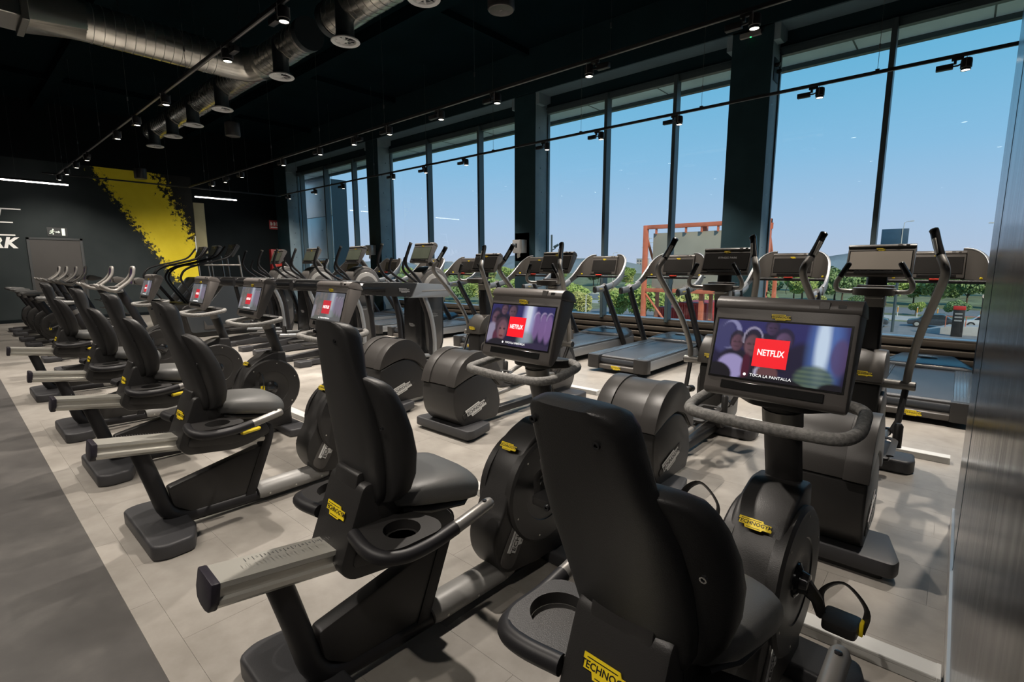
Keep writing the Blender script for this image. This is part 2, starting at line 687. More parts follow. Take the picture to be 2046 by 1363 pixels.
def logo(parent, origin, xdir, ydir, w, plate='yellow', ink='ink', named='logo_plate', thick=.003, letters=True):
    """stepped nameplate with its lettering"""
    m = frame_m(origin, xdir, ydir)
    pl = prism([(a * w, b * w) for a, b in PLATE], 'z', 0, thick).xf(m)
    o = obj(named, pl, plate, parent, smooth=0)
    if letters:
        t = text_mb('TECHNOGYM', w * .168, .0008, 0, 1.0, w * .0025).xf(Matrix.Translation((-.01 * w, .01 * w, thick)))
        t.join(box(-.43 * w, .17 * w, .115 * w, .13 * w, thick - .0005, thick + .0006))
        t.join(box(-.22 * w, .18 * w, -.14 * w, -.125 * w, thick - .0005, thick + .0006))
        t.xf(m)
        obj('logo_lettering', t, ink, parent, smooth=0)
    return o


# ------------------------------------------------------------------ screens
def picture_color(u, v, kind):
    if kind == 'c':
        q = picture_color(u, v, 'b')
        return tuple(a * .45 + b for a, b in zip(q, (.125, .13, .115)))  # off-axis wash-out and reflection greyed into the picture
    return picture_base(u, v, kind)


def picture_base(u, v, kind):
    """u 0..1 left to right, v 0..1 top to bottom: a cinema audience in violet light"""
    def blob(cx, cy, rx, ry, soft=.35):
        d = math.sqrt(((u - cx) / rx) ** 2 + ((v - cy) / ry) ** 2)
        return max(0.0, min(1.0, (1 + soft - d) / soft / 1.0)) if d > 1 - 1e-9 else 1.0

    def mix(c, k, t):
        return tuple(a * (1 - t) + b * t for a, b in zip(c, k))
    c = (.013, .010, .042)
    c = mix(c, (.030, .030, .17), blob(.5, .1, .6, .25, 1.2) * .6)
    def head(c, cx, cy, rx, ry, skin, hair):
        c = mix(c, (.010, .008, .020), blob(cx, cy + ry * 2.0, rx * 2.2, ry * 1.1, .3) * .9)       # shoulders
        c = mix(c, hair, blob(cx, cy - ry * .18, rx * 1.18, ry * 1.08, .15) * .95)
        f = blob(cx, cy + ry * .12, rx * .86, ry * .86, .25)
        lit = .55 + .6 * max(0, min(1, (cx + rx - u) / (2 * rx)))
        c = mix(c, tuple(k * lit for k in skin), f)
        for ex in (-.38, .38):
            c = mix(c, tuple(k * .25 for k in skin), blob(cx + ex * rx, cy, rx * .20, ry * .07, .8) * .8)
        c = mix(c, tuple(k * .45 for k in skin), blob(cx, cy + ry * .55, rx * .30, ry * .06, .8) * .7)
        return c
    if kind == 'a':
        c = mix(c, (.045, .045, .14), blob(.07, .3, .08, .25))
        c = mix(c, (.26, .26, .46), max(0, blob(.125, .26, .085, .25, .1) - blob(.105, .27, .068, .22, .1)) * .9)
        c = head(c, .45, .10, .045, .11, (.06, .035, .09), (.02, .015, .05))
        c = head(c, .55, .30, .062, .16, (.12, .07, .15), (.018, .013, .04))
        c = head(c, .185, .38, .050, .15, (.12, .055, .085), (.012, .008, .022))
        c = head(c, .31, .40, .062, .19, (.14, .065, .085), (.014, .010, .026))
        c = mix(c, (.46, .42, .56), max(0, blob(.31, .33, .080, .225, .08) - blob(.312, .345, .070, .205, .08)) * (1 if v < .40 else 0) * .7)
        c = mix(c, (.36, .31, .58), blob(.165, .82, .105, .20, .2) * .95)
        c = mix(c, (.07, .006, .025), blob(.285, .80, .03, .2))
        c = mix(c, (.50, .46, .62), blob(.41, .86, .045, .08))
        c = mix(c, (.013, .010, .035), blob(.70, .66, .12, .30))
        c = mix(c, (.09, .19, .52), blob(.85, .42, .08, .60, .9) * .7)
        c = mix(c, (.72, .86, 1.0), blob(.83, .34, .030, .36, 1.2) * .8)
        st = .5 + .5 * math.sin(v * 85)
        c = mix(c, (.05 + .06 * st, .085 + .075 * st, .075 + .03 * st), blob(.80, .88, .12, .2, .3) * .9)
        c = mix(c, (.085, .05, .14), blob(.955, .48, .05, .24, .4) * .8)
        c = mix(c, (.13, .055, .06), blob(.46, .87, .075, .14, .2))
        c = mix(c, (.006, .005, .010), blob(.50, 1.08, .25, .17, .12))
        c = mix(c, (.006, .005, .010), blob(.05, .98, .12, .20, .15))
        c = mix(c, (.006, .005, .010), blob(.94, 1.05, .10, .14, .2))
    else:
        skin = (.15, .07, .10)
        for cx, cy, rx, ry in ((.10, .34, .07, .19), (.36, .16, .06, .16), (.22, .12, .05, .12)):
            c = head(c, cx, cy, rx, ry, (.13, .065, .10), (.018, .012, .035))
        c = mix(c, (.36, .32, .46), blob(.06, .72, .08, .22, .3) * .8)
        c = mix(c, (.10, .02, .05), blob(.14, .8, .04, .16))
        for i, cx in enumerate((.76, .86, .95)):
            c = mix(c, (.25, .14, .35), blob(cx, .45 + .03 * i, .045, .27, .4) * .75)
            c = mix(c, (.55, .45, .65), max(0, blob(cx, .26, .045, .12, .2) - blob(cx + .01, .30, .045, .13, .2)) * .6)
        c = mix(c, (.48, .50, .80), blob(.63, .30, .06, .7, .9) * .75)
        c = mix(c, (.85, .92, .98), blob(.63, .12, .025, .35, 1.2) * .7)
        c = mix(c, (.20, .28, .26), blob(.63, .82, .10, .16, .5) * .6)
        c = mix(c, (.06, .03, .05), blob(.22, .54, .10, .20, .2))
        c = mix(c, skin, blob(.235, .64, .075, .24, .18))
        c = mix(c, (.32, .13, .13), blob(.235, .70, .03, .12, .8) * .6)
        for ex in (.20, .268):
            c = mix(c, (.02, .012, .02), blob(ex, .60, .014, .018, .5))
        c = mix(c, (.12, .02, .03), blob(.235, .78, .026, .022, .5))
        c = mix(c, (.012, .010, .02), blob(.20, 1.02, .17, .16, .15))
        c = mix(c, (.03, .02, .06), blob(.80, 1.02, .26, .14, .3))
    return c


PICS = {}


def picture_mesh(kind, w, h, nx=84, ny=52):
    key = (kind, w, h)
    if key in PICS:
        return PICS[key]
    vs = [((i / nx - .5) * w, (.5 - j / ny) * h, 0) for j in range(ny + 1) for i in range(nx + 1)]
    fs = [(j * (nx + 1) + i, (j + 1) * (nx + 1) + i, (j + 1) * (nx + 1) + i + 1, j * (nx + 1) + i + 1) for j in range(ny) for i in range(nx)]
    me = bpy.data.meshes.new('screen')
    me.from_pydata(vs, [], fs)
    ca = me.color_attributes.new('picture', 'FLOAT_COLOR', 'POINT')
    buf = []
    for j in range(ny + 1):
        for i in range(nx + 1):
            buf += [*picture_color(i / nx, j / ny, kind), 1.0]
    ca.data.foreach_set('color', buf)
    me.materials.append(MATS['picture'])
    PICS[key] = me
    return me


def console(parent, y0, z0, tilt, w, h, kind='a', housing='plastic', thick=1.0, named='console', text=None):
    """screen unit. bottom centre at (0,y0,z0), leaning back by tilt, front face towards -y"""
    up = Vector((0, math.sin(tilt), math.cos(tilt)))
    nrm = Vector((0, -math.cos(tilt), math.sin(tilt)))
    M0 = frame_m((0, y0, z0), (1, 0, 0), up)          # local: x right, y up the face, z = towards the user
    t = thick
    prof = fillet([(0, 0), (h * 1.0, 0), (h * 1.06, -.02 * t), (h * 1.05, -.075 * t), (h * .93, -.105 * t), (h * .12, -.06 * t), (-.012, -.03 * t)], .014, 3)
    b = prism(prof, 'x', -w / 2, w / 2)                # (x, up, depth)
    c = obj(named, b.xf(M0), housing, parent, bevel=.010, seg=2)
    r = prism(fillet([(h * .91, .004), (h * 1.0, .005), (h * 1.075, -.02 * t), (h * 1.06, -.08 * t), (h * .95, -.112 * t)], .012, 3), 'x', -w * .505, w * .505)
    obj('top_cover', r.xf(M0), housing, c, bevel=.006)
    sw, sh = w * .915, h * .615
    sy = h * .175 + sh / 2
    obj('screen_bezel', box(-sw / 2 - .006, sw / 2 + .006, sy - sh / 2 - .006, sy + sh / 2 + .006, -.003, .0018).xf(M0), 'screen_rim', c)
    mw = M0 @ Matrix.Translation((0, sy, .0028))
    if kind in ('a', 'b', 'c'):
        me = picture_mesh(kind, round(sw, 4), round(sh, 4))
        s = bpy.data.objects.new('screen', me)
        COL.objects.link(s)
        s.parent = c
        s.matrix_local = Matrix.Translation(-Vector(ORG)) @ mw
        rw, rh = sw * .265, sh * .48
        cx, cy = -sw * .035, -sh * .03
        obj('red_tile', box(cx - rw / 2, cx + rw / 2, cy - rh / 2, cy + rh / 2, 0, .0008).xf(mw), 'netflix_red' if kind != 'c' else 'netflix_dull', c, smooth=0)
        tx = text_mb('NETFLIX', rw * .205, .0003, 0, 1.0, rw * .0035)
        obj('tile_lettering', tx.xf(mw @ Matrix.Translation((cx, cy, .0012)) @ Matrix.Scale(1.35, 4, (0, 1, 0))), 'screen_white', c, smooth=0)
        t2 = text_mb('TOCA LA PANTALLA', sw * .034, .0003)
        t2.join(prism(ellipse(-sw * .20, 0, sw * .012, sw * .013, 10), 'z', -.0003, .0003))
        obj('prompt_lettering', t2.xf(mw @ Matrix.Translation((-sw * .01, -sh * .425, .001))), 'screen_white', c, smooth=0)
    else:
        obj('screen', box(-sw / 2, sw / 2, -sh / 2, sh / 2, -.001, .0006).xf(mw), kind, c, smooth=0)
        if text:
            tx = text_mb(text, sw * .07, .0003)
            obj('screen_lettering', tx.xf(mw @ Matrix.Translation((sw * .03, sh * .22, .001))), 'print_grey', c, smooth=0)
    obj('tray_slot', box(-w * .36, w * .36, h * .045, h * .135, -.002, .004).xf(M0), 'screen_rim', c, bevel=.002, seg=1)
    logo(c, M0 @ Vector((0, h * .845, .002)), (1, 0, 0), up, w * .135, named='logo_plate', letters=True, thick=.002)
    # usb door and slots on the roll
    obj('port_cover', box(w * .24, w * .31, h * .95, h * 1.03, -.02, .0058).xf(M0), 'plastic_grey', c, bevel=.002, seg=1)
    obj('port_slot', box(w * .36, w * .41, h * .97, h * 1.005, -.02, .0050).xf(M0), 'screen_rim', c)
    return c


# ------------------------------------------------------------------ recumbent bike (authored along world y .56 to 2.07)
def pedal(parent, hub, ang, side, strap_yellow=True):
    """crank arm and pedal; hub (y,z); ang: direction of the arm in the y-z plane"""
    L = .15
    x0, x1 = side * .115, side * .155
    py_, pz = hub[0] + L * math.cos(ang), hub[1] + L * math.sin(ang)
    arm = tube([(x0, hub[0], hub[1]), (x1, (hub[0] * .55 + py_ * .45), (hub[1] * .55 + pz * .45)), (x1 + side * .01, py_, pz)], [.030, .020, .017], 8)
    obj('crank', arm, 'plastic', parent)
    xc = side * .225
    pl = prism(fillet([(xc - .05, py_ - .055), (xc + .05, py_ - .055), (xc + .055, py_ + .05), (xc - .055, py_ + .05)], .02, 3), 'z', pz - .018, pz + .018)
    p = obj('pedal', pl, 'plastic', parent, bevel=.006)
    st = tube(spline([(xc - .056, py_, pz), (xc - .066, py_ + .01, pz + .08), (xc - .005, py_ + .015, pz + .135), (xc + .064, py_ + .01, pz + .075), (xc + .058, py_, pz - .005)], 6), 1, 8, sec=(.0018, .015), ref=(0, 0, 1))
    obj('strap', st, 'plastic', p)
    obj('buckle', box(xc + side * .058 - .006, xc + side * .058 + .006, py_ - .018, py_ + .014, pz - .012, pz + .035), 'yellow' if strap_yellow else 'plastic', p, bevel=.003)
    return p


def make_recumbent(kind, lean=0.0):
    global ORG
    ORG = [0, 1.3, 0]
    r = thing('recumbent_bike')
    # feet
    rf = prism(fillet([(-.30, .555), (.30, .555), (.335, .62), (.325, .745), (.17, .80), (-.17, .80), (-.325, .745), (-.335, .62)], .03, 3), 'z', .0, .085)
    obj('rear_foot', rf, 'foot_grey', r, bevel=.016, seg=3)
    ff = prism(fillet([(-.285, 1.89), (.285, 1.89), (.30, 1.99), (.27, 2.075), (-.27, 2.075), (-.30, 1.99)], .025, 3), 'z', 0, .07)
    obj('front_foot', ff, 'foot_grey', r, bevel=.014, seg=3)
    # frame
    obj('frame_tube', tube(bend([(0, .598, .535), (0, .66, .30), (0, .712, .068), (0, 1.10, .054), (0, 1.80, .054)], .16, 7), .0425, 16), 'tube_black', r)
    pan = prism(fillet([(.735, .15), (.715, .265), (1.225, .375), (1.255, .34), (1.17, .088), (.82, .088)], .02, 3), 'x', -.032, .032)
    obj('frame_panel', pan, 'plastic', r, bevel=.006)
    post = tube(bend([(0, 1.135, .06), (0, 1.275, .41), (0, 1.29, .485), (0, 1.20, .50)], .045, 5), 1, sec=[(-.036, -.028), (.036, -.028), (.036, .028), (-.036, .028)])
    obj('frame_post', post, 'tube_black', r, bevel=.006)
    cov = tube([(0, 1.19, .070), (0, 1.22, .074), (0, 1.60, .074), (0, 1.66, .070)], [.85, 1, 1, .85], 16, sec=(.066, .056))
    cv = obj('beam_cover', cov, 'cover_grey', r)
    for y in (1.25, 1.42, 1.60):
        obj('screw', lathe([(.006, 0), (.006, .003), (.003, .005)], (.060, y, .058), 'x', 8), 'aluminium', cv)
    # sliding rail: rises to the rear
    a, b = Vector((0, .425, .572)), Vector((0, 1.245, .452))
    sec = [(-.062, -.035), (.062, -.035), (.064, -.02), (.056, -.013), (.056, .010), (.066, .016), (.066, .030), (.050, .046), (.02, .053), (-.02, .053), (-.05, .046), (-.066, .030), (-.066, .016), (-.056, .010), (-.056, -.013), (-.064, -.02)]
    rail = obj('seat_rail', tube([a, b], 1, sec=sec), 'aluminium', r, smooth=30)
    d = (b - a).normalized()
    up = Vector((0, -d.z, d.y))
    up = Vector((1, 0, 0)).cross(d)
    cap = tube([a - d * .022, a + d * .004], 1, sec=[(q[0] * 1.04, q[1] * 1.06) for q in [(-.064, -.036), (.064, -.036), (.068, .02), (.05, .048), (.02, .055), (-.02, .055), (-.05, .048), (-.068, .02)]])
    obj('rail_end_cap', cap, 'cap_purple', rail, bevel=.006)
    for s in (-1, 1):
        obj('rail_rack', tube([a + d * .36 + Vector((s * .0565, 0, 0)), b - d * .03 + Vector((s * .0565, 0, 0))], 1, sec=[(-.002, -.012), (.002, -.012), (.002, .010), (-.002, .010)]), 'plastic_gloss', rail)
    mk = MB()
    mr = frame_m(a + Vector((0, 0, 0)), d, (1, 0, 0))   # local x along rail, y across
    # ruler: ticks and figures on the flat of the rail
    mtop = frame_m(a + up * .0535, d, -Vector((1, 0, 0)))
    for i in range(16):
        x = .085 + i * .024
        mk.join(box(x, x + .0025, -.013, .010, 0, .0006).xf(mtop))
        mk.join(text_mb(str(i + 1), .016, .0003).xf(mtop @ Matrix.Translation((x + .013, 0, .0006)) @ Matrix.Rotation(math.pi / 2 * 0, 4, 'Z')))
    obj('ruler_marks', mk, 'ink_grey', rail, smooth=0)
    # seat carriage and all that slides with it along the rail
    car = prism(fillet([(.762, .505), (.80, .452), (1.05, .418), (1.13, .43), (1.265, .47), (1.235, .55), (1.09, .635), (.985, .755), (.865, .775)], [.03, .03, .03, .02, .03, .05, .03, .03, .03], 4), 'x', -.115, .115)
    cg = obj('seat_carriage', car, 'plastic', r, bevel=.012)
    for s in (-1, 1):
        obj('pivot_disc', lathe([(.042, 0), (.042, .004), (.036, .006)], (s * .113 if s > 0 else -.119, .955, .665), 'x', 20), 'plastic', cg)
        obj('side_plate', prism(fillet([(.80, .50), (1.05, .46), (1.20, .48), (1.12, .555), (.84, .58)], .03, 3), 'x', s * .113, s * .121), 'plastic', cg, bevel=.003)
    ydir = Vector((0, .865 - .762, .775 - .505)).normalized()
    nn = Vector((0, -ydir.z, ydir.y))
    logo(cg, Vector((0, .762, .505)) + ydir * .165 + nn * .003, (1, 0, 0), ydir, .125)
    # seat cushion
    rings = []
    for y, hw, zt, zb in ((.965, .10, .715, .665), (.985, .145, .735, .645), (1.05, .185, .745, .635), (1.15, .195, .742, .615), (1.24, .198, .735, .60), (1.30, .195, .722, .60), (1.33, .17, .70, .625), (1.337, .12, .68, .645)):
        ring = []
        for q in ellipse(0, 0, 1, 1, 28, 3.2):
            x = q[0] * hw
            zc, hh = (zt + zb) / 2, (zt - zb) / 2
            e = abs(q[0])
            dip = -.012 * (1 - e ** 2) if q[1] > 0 else 0
            drop = -.028 * e ** 3 * max(0, (y - 1.1) / .23) if q[1] > -2 else 0
            ring.append((x, y, zc + q[1] * hh + dip + drop))
        rings.append(ring)
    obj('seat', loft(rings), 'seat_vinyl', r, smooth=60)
    rings = []
    for y, hw, zt, zb in ((1.0, .14, .655, .625), (1.10, .17, .635, .595), (1.25, .18, .615, .575), (1.31, .15, .62, .595)):
        rings.append([(q[0] * hw, y, (zt + zb) / 2 + q[1] * (zt - zb) / 2) for q in ellipse(0, 0, 1, 1, 20, 3.5)])
    obj('seat_pan', loft(rings), 'plastic', r, smooth=50)
    # backrest: a tapered rear spine and head, with a winged cushion in front; it tilts on the carriage
    TILT = Matrix.Translation((0, .93, .70)) @ Matrix.Rotation(math.radians(lean), 4, 'X') @ Matrix.Translation((0, -.93, -.70))

    def back_loft(prof, setback):
        rings = []
        for z, hw, th, wing in prof:
            yc = .893 - (z - .70) * .245 + setback + th / 2
            ring = []
            for q in ellipse(0, 0, 1, 1, 36, 3.6):
                x = q[0] * hw
                e = min(1, abs(q[0]))
                ring.append((x, yc + q[1] * th / 2 + wing * e ** 2, z))
            rings.append(ring)
        return loft(rings).xf(TILT)
    br = obj('backrest', back_loft([(.690, .105, .030, .0), (.697, .124, .048, .0), (.73, .138, .062, .006), (.80, .147, .066, .014), (.92, .150, .066, .018), (1.02, .144, .064, .014), (1.09, .132, .064, .008),
                                    (1.14, .117, .074, .003), (1.20, .108, .088, .0), (1.26, .101, .092, .0), (1.285, .094, .086, .0), (1.300, .081, .066, .0), (1.307, .060, .038, .0)], .0), 'vinyl', r, smooth=60)
    obj('backrest_cushion', back_loft([(.692, .128, .045, .0), (.702, .156, .072, .012), (.74, .182, .092, .026), (.80, .200, .102, .040), (.88, .210, .104, .050), (.96, .209, .102, .048), (1.03, .201, .098, .040), (1.075, .190, .092, .032),
                                       (1.105, .177, .084, .026), (1.120, .160, .072, .020), (1.130, .135, .056, .014), (1.134, .105, .040, .010)], .024), 'vinyl', r, smooth=60)
    for x, z in ((-.075, 1.265), (.055, 1.245), (-.175, .98), (.178, .97), (.085, .735), (-.09, .745)):
        yr = .893 - (z - .70) * .245 + (.046 if abs(x) > .13 else .001)
        obj('screw', lathe([(.007, .004), (.007, -.003), (.004, -.003), (.003, .0)], (x, yr, z), 'y', 10).xf(TILT), 'plastic_gloss', br)
    brk = prism(fillet([(.845, .70), (.865, .80), (.90, .80), (.95, .69)], .01, 2), 'x', -.075, .075)
    obj('backrest_bracket', brk, 'plastic', r, bevel=.006)
    # side handles with cup holder
    for s in (-1, 1):
        plate = prism(fillet([(s * .11, .82), (s * .28, .80), (s * .322, .86), (s * .322, 1.03), (s * .26, 1.06), (s * .11, 1.02)], .03, 4), 'z', .600, .635)
        # cup hole: ring of quads instead of a solid plate
        outer = fillet([(s * .11, .82), (s * .28, .80), (s * .322, .86), (s * .322, 1.03), (s * .26, 1.06), (s * .11, 1.02)], .03, 4)
        n = 40
        hc, hr = (s * .222, .935), (.062 if s > 0 else .075)

        def ray_poly(a):
            dx, dy = math.cos(a), math.sin(a)
            best = 9
            for i in range(len(outer)):
                x1, y1 = outer[i][0] - hc[0], outer[i][1] - hc[1]
                x2, y2 = outer[(i + 1) % len(outer)][0] - hc[0], outer[(i + 1) % len(outer)][1] - hc[1]
                den = dx * (y2 - y1) - dy * (x2 - x1)
                if abs(den) < 1e-9:
                    continue
                t = (x1 * (y2 - y1) - y1 * (x2 - x1)) / den
                uu = (x1 * dy - y1 * dx) / den
                if t > 0 and -1e-6 <= uu <= 1 + 1e-6:
                    best = min(best, t)
            return best
        A = [2 * math.pi * k / n for k in range(n)]
        O = [(hc[0] + math.cos(t) * ray_poly(t), hc[1] + math.sin(t) * ray_poly(t)) for t in A]
        Q = [(hc[0] + math.cos(t) * hr, hc[1] + math.sin(t) * hr) for t in A]
        ringz = [[(p[0], p[1], .600) for p in Q], [(p[0], p[1], .600) for p in O], [(p[0], p[1], .632) for p in O], [(p[0], p[1], .632) for p in Q], [(p[0], p[1], .600) for p in Q]]
        m = loft(ringz, cap=False)
        h = obj('side_handle', m, 'plastic', r, bevel=0)
        obj('cup_basket', lathe([(hr - .002, -.005), (hr - .006, -.05), (hr - .03, -.058), (.001, -.058)] if s < 0 else [(hr - .002, -.005), (hr - .004, -.02), (hr - .012, -.02), (hr - .012, -.005)], (hc[0], hc[1], .605), 'z', 24), 'plastic', h)
        arm = tube(spline([(s * .12, .815, .617), (s * .22, .80, .615), (s * .29, .815, .610), (s * .324, .88, .602), (s * .326, .98, .602), (s * .326, 1.08, .617)], 5), .024, 12)
        obj('handle_arm', arm, 'tube_black', h)
        grip = tube([(s * .326, 1.08, .617), (s * .326, 1.10, .620), (s * .326, 1.235, .648), (s * .326, 1.248, .651)], [.0235, .0225, .0225, .017], 12)
        obj('handle_grip', grip, 'tube_grey', h)
        obj('handle_button', lathe([(.008, 0), (.008, .003), (.004, .004)], (s * .326, 1.215, .665), 'z', 10), 'plastic_gloss', h)
    lev = tube([(.19, 1.065, .535), (.20, 1.07, .535), (.215, 1.155, .548), (.215, 1.163, .549)], [.009, .012, .011, .006], 8)
    lv = obj('seat_lever', tube(spline([(.118, 1.06, .52), (.15, 1.075, .515), (.19, 1.065, .535)], 4), .007, 8), 'tube_black', r)
    obj('lever_grip', lev, 'lever_yellow', lv)
    # drive housing: round disc, lower lobe, crown with the pole
    body = prism(fillet([(1.50, .20), (1.565, .095), (1.78, .065), (2.01, .065), (2.0, .20), (2.055, .36), (2.05, .50), (1.995, .62), (1.985, .735), (1.88, .745), (1.75, .70), (1.645, .60), (1.585, .48), (1.555, .40), (1.495, .31)], [.05, .05, .03, .02, .04, .06, .06, .04, .02, .03, .06, .05, .05, .05, .05], 4), 'x', -.088, .088)
    hs = obj('drive_housing', body, 'plastic', r, bevel=.020, seg=3)
    for s in (-1, 1):
        dsk = lathe([(.256, -s * .02), (.256, s * .014), (.244, s * .024), (.150, s * .024), (.146, s * .020), (.10, s * .020), (.075, s * .012), (.06, s * .012)], (s * .084, 1.835, .43), 'x', 44)
        ds = obj('drive_disc', dsk, 'plastic', hs, smooth=30)
        obj('hub', lathe([(.062, 0), (.058, s * .012), (.040, s * .022), (.034, s * .045), (.02, s * .048)], (s * .090, 1.835, .43), 'x', 24), 'plastic_gloss', ds)
        for a in (20, 75, 130, 200, 255, 320):
            obj('screw', lathe([(.005, 0), (.005, s * .002), (.002, s * .003)], (s * .107, 1.835 + .222 * math.cos(math.radians(a)), .43 + .222 * math.sin(math.radians(a))), 'x', 8), 'aluminium', ds)
        pill = prism(fillet([(1.515, .165), (1.60, .105), (1.79, .40), (1.70, .46)], .045, 5), 'x', s * .086, s * .094)
        pp = obj('side_badge', pill, 'plastic_grey', hs, bevel=.003)
        if s > 0:
            logo(pp, (.095, 1.655, .285), (0, .50, .86), (0, -.86, .50), .22, 'print_white', 'ink')
    crown = Vector((0, .78, .62)).normalized()
    logo(hs, (0, 1.675, .658), (1, 0, 0), (0, .80, .60), .105)
    pedal(r, (1.835, .43), math.radians(PEDAL_ANG), 1)
    pedal(r, (1.835, .43), math.radians(PEDAL_ANG + 180), -1)
    # pole, handlebar, console
    pole = tube([(0, 1.965, .70), (0, 1.875, 1.00), (0, 1.86, 1.06)], 1, 16, sec=(.062, .040))
    obj('console_pole', pole, 'plastic', r, smooth=60)
    obj('pole_collar', tube([(0, 1.888, .955), (0, 1.872, 1.01)], 1, 16, sec=(.066, .044)), 'tube_grey', r, smooth=60)
    hb = tube(bend([(.16, 1.93, 1.045), (.235, 1.90, 1.04), (.25, 1.72, 1.015), (.225, 1.625, 1.012), (0, 1.61, 1.008), (-.225, 1.625, 1.012), (-.25, 1.72, 1.015), (-.235, 1.90, 1.04), (-.16, 1.93, 1.045)], .07, 6), .0195, 12)
    hbo = obj('handlebar', hb, 'foam', r, smooth=60)
    obj('handlebar_bracket', prism(fillet([(-.17, 1.90), (-.08, 1.80), (.08, 1.80), (.17, 1.90), (.16, 1.95), (-.16, 1.95)], .03, 3), 'z', 1.02, 1.06), 'plastic', r, bevel=.008)
    console(r, 1.705, 1.075, math.radians(17), .425, .315, kind, 'plastic_console')
    ORG[:] = [0, 0, 0]
    return r


PEDAL_ANG = 165


# ------------------------------------------------------------------ elliptical trainer (world y 2.8 to 4.8)
def make_elliptical(screen, text=None):
    global ORG
    ORG = [0, 3.8, 0]
    r = thing('elliptical_trainer')
    f = prism(fillet([(-.345, 2.80), (.345, 2.80), (.365, 2.86), (.30, 3.13), (-.30, 3.13), (-.365, 2.86)], .02, 3), 'z', .028, .108)
    obj('rear_foot', f, 'foot_grey', r, bevel=.014, seg=2)
    obj('rear_foot_pad', prism(fillet([(-.31, 2.83), (.31, 2.83), (.27, 3.10), (-.27, 3.10)], .03, 3), 'z', 0, .035), 'plastic', r)
    low = prism(fillet([(2.88, .105), (2.795, .20), (2.775, .34), (2.79, .465), (2.95, .52), (3.09, .545), (3.22, .50), (3.33, .38), (3.36, .22), (3.31, .10)], [.03, .06, .06, .01, .04, .06, .06, .06, .05, .03], 4), 'x', -.215, .215)
    lo = obj('flywheel_housing', low, 'plastic', r, bevel=.022, seg=3)
    pr_up = [(2.785, .472), (2.82, .585), (2.90, .68), (3.02, .735), (3.14, .735), (3.25, .67), (3.34, .55), (3.37, .40), (3.34, .39), (3.225, .51), (3.09, .555), (2.95, .53)]
    fl_up = fillet(pr_up, [.008, .06, .07, .07, .07, .07, .06, .01, .01, .05, .05, .04], 4)
    us = obj('upper_shell', prism(fl_up, 'x', -.212, .212), 'plastic_shell', r, bevel=.02, seg=3)
    for s in (-1, 1):
        cx, cy = 3.07, .50
        sh = [((p[0] - cx) * 1.045 + cx, (p[1] - cy) * 1.05 + cy) for p in fl_up]
        obj('shoulder', prism(sh, 'x', s * .115, s * .222), 'plastic_shell', us, bevel=.022, seg=3)
        pill = prism(fillet([(2.86, .205), (2.885, .16), (3.20, .27), (3.18, .325)], .028, 5), 'x', s * .214, s * .221)
        pp = obj('side_badge', pill, 'plastic', lo, bevel=.003)
        if s > 0:
            logo(pp, (.2215, 3.03, .242), (0, .95, .315), (0, -.315, .95), .25, 'print_white', 'ink')
    logo(us, (0, 2.815, .545), (1, 0, 0), (0, .36, .92), .085)
    # base beam and front foot
    obj('base_beam', box(-.045, .045, 3.2, 4.6, .045, .115), 'plastic', r, bevel=.012)
    obj('front_foot', prism(fillet([(-.30, 4.43), (.30, 4.43), (.335, 4.50), (.32, 4.67), (-.32, 4.67), (-.335, 4.50)], .03, 3), 'z', 0, .10), 'foot_grey', r, bevel=.018, seg=3)
    tw = prism(fillet([(4.36, .08), (4.28, .30), (4.28, .655), (4.36, .70), (4.68, .66), (4.78, .40), (4.74, .18), (4.66, .08)], .05, 4), 'x', -.098, .098)
    t = obj('tower', tw, 'plastic', r, bevel=.018, seg=3)
    cap = prism(fillet([(4.25, .665), (4.30, .80), (4.42, .90), (4.58, .87), (4.68, .76), (4.70, .665)], [.02, .06, .06, .06, .05, .02], 5), 'x', -.112, .112)
    cp = obj('tower_cap', cap, 'plastic_brown', r, bevel=.03, seg=3)
    logo(cp, (0, 4.255, .735), (1, 0, 0), (0, .38, .92), .105)
    for s in (-1, 1):
        obj('tower_fairing', prism(fillet([(4.30, .15), (4.30, .55), (4.55, .62), (4.70, .45), (4.68, .15)], .06, 4), 'x', s * .095, s * .118), 'plastic_grey', t, bevel=.008)
    mast = tube([(0, 4.50, .80), (0, 4.475, 1.30)], 1, sec=fillet([(-.058, -.055), (.058, -.055), (.058, .055), (-.058, .055)], .018, 3))
    ms = obj('mast', mast, 'plastic_gloss', r)
    obj('mast_band', tube([(0, 4.481, 1.20), (0, 4.476, 1.275)], 1, sec=fillet([(-.060, -.057), (.060, -.057), (.060, .057), (-.060, .057)], .018, 3)), 'plastic_pale', ms)
    obj('reading_rack', tube([(-.05, 4.40, 1.262), (-.05, 4.36, 1.262), (.05, 4.36, 1.262), (.05, 4.40, 1.262)], .003, 6), 'aluminium', ms)
    # cup tray with ring hole
    O = ellipse(0, 4.36, .125, .115, 32, 2.5)
    Q = ellipse(0, 4.325, .062, .05, 32)
    m = loft([[(p[0], p[1], 1.29) for p in Q], [(p[0], p[1], 1.285) for p in O], [(p[0], p[1], 1.335) for p in O], [(p[0], p[1], 1.34) for p in Q], [(p[0], p[1], 1.29) for p in Q]], cap=False)
    tr = obj('cup_tray', m, 'plastic_brown', r, smooth=50)
    obj('cup_well', lathe([(.058, .04), (.055, -.02), (.001, -.02)], (0, 4.325, 1.30), 'z', 24), 'plastic', tr)
    obj('tray_shelf', box(-.11, .11, 4.40, 4.50, 1.335, 1.352), 'plastic_grey', tr, bevel=.006)
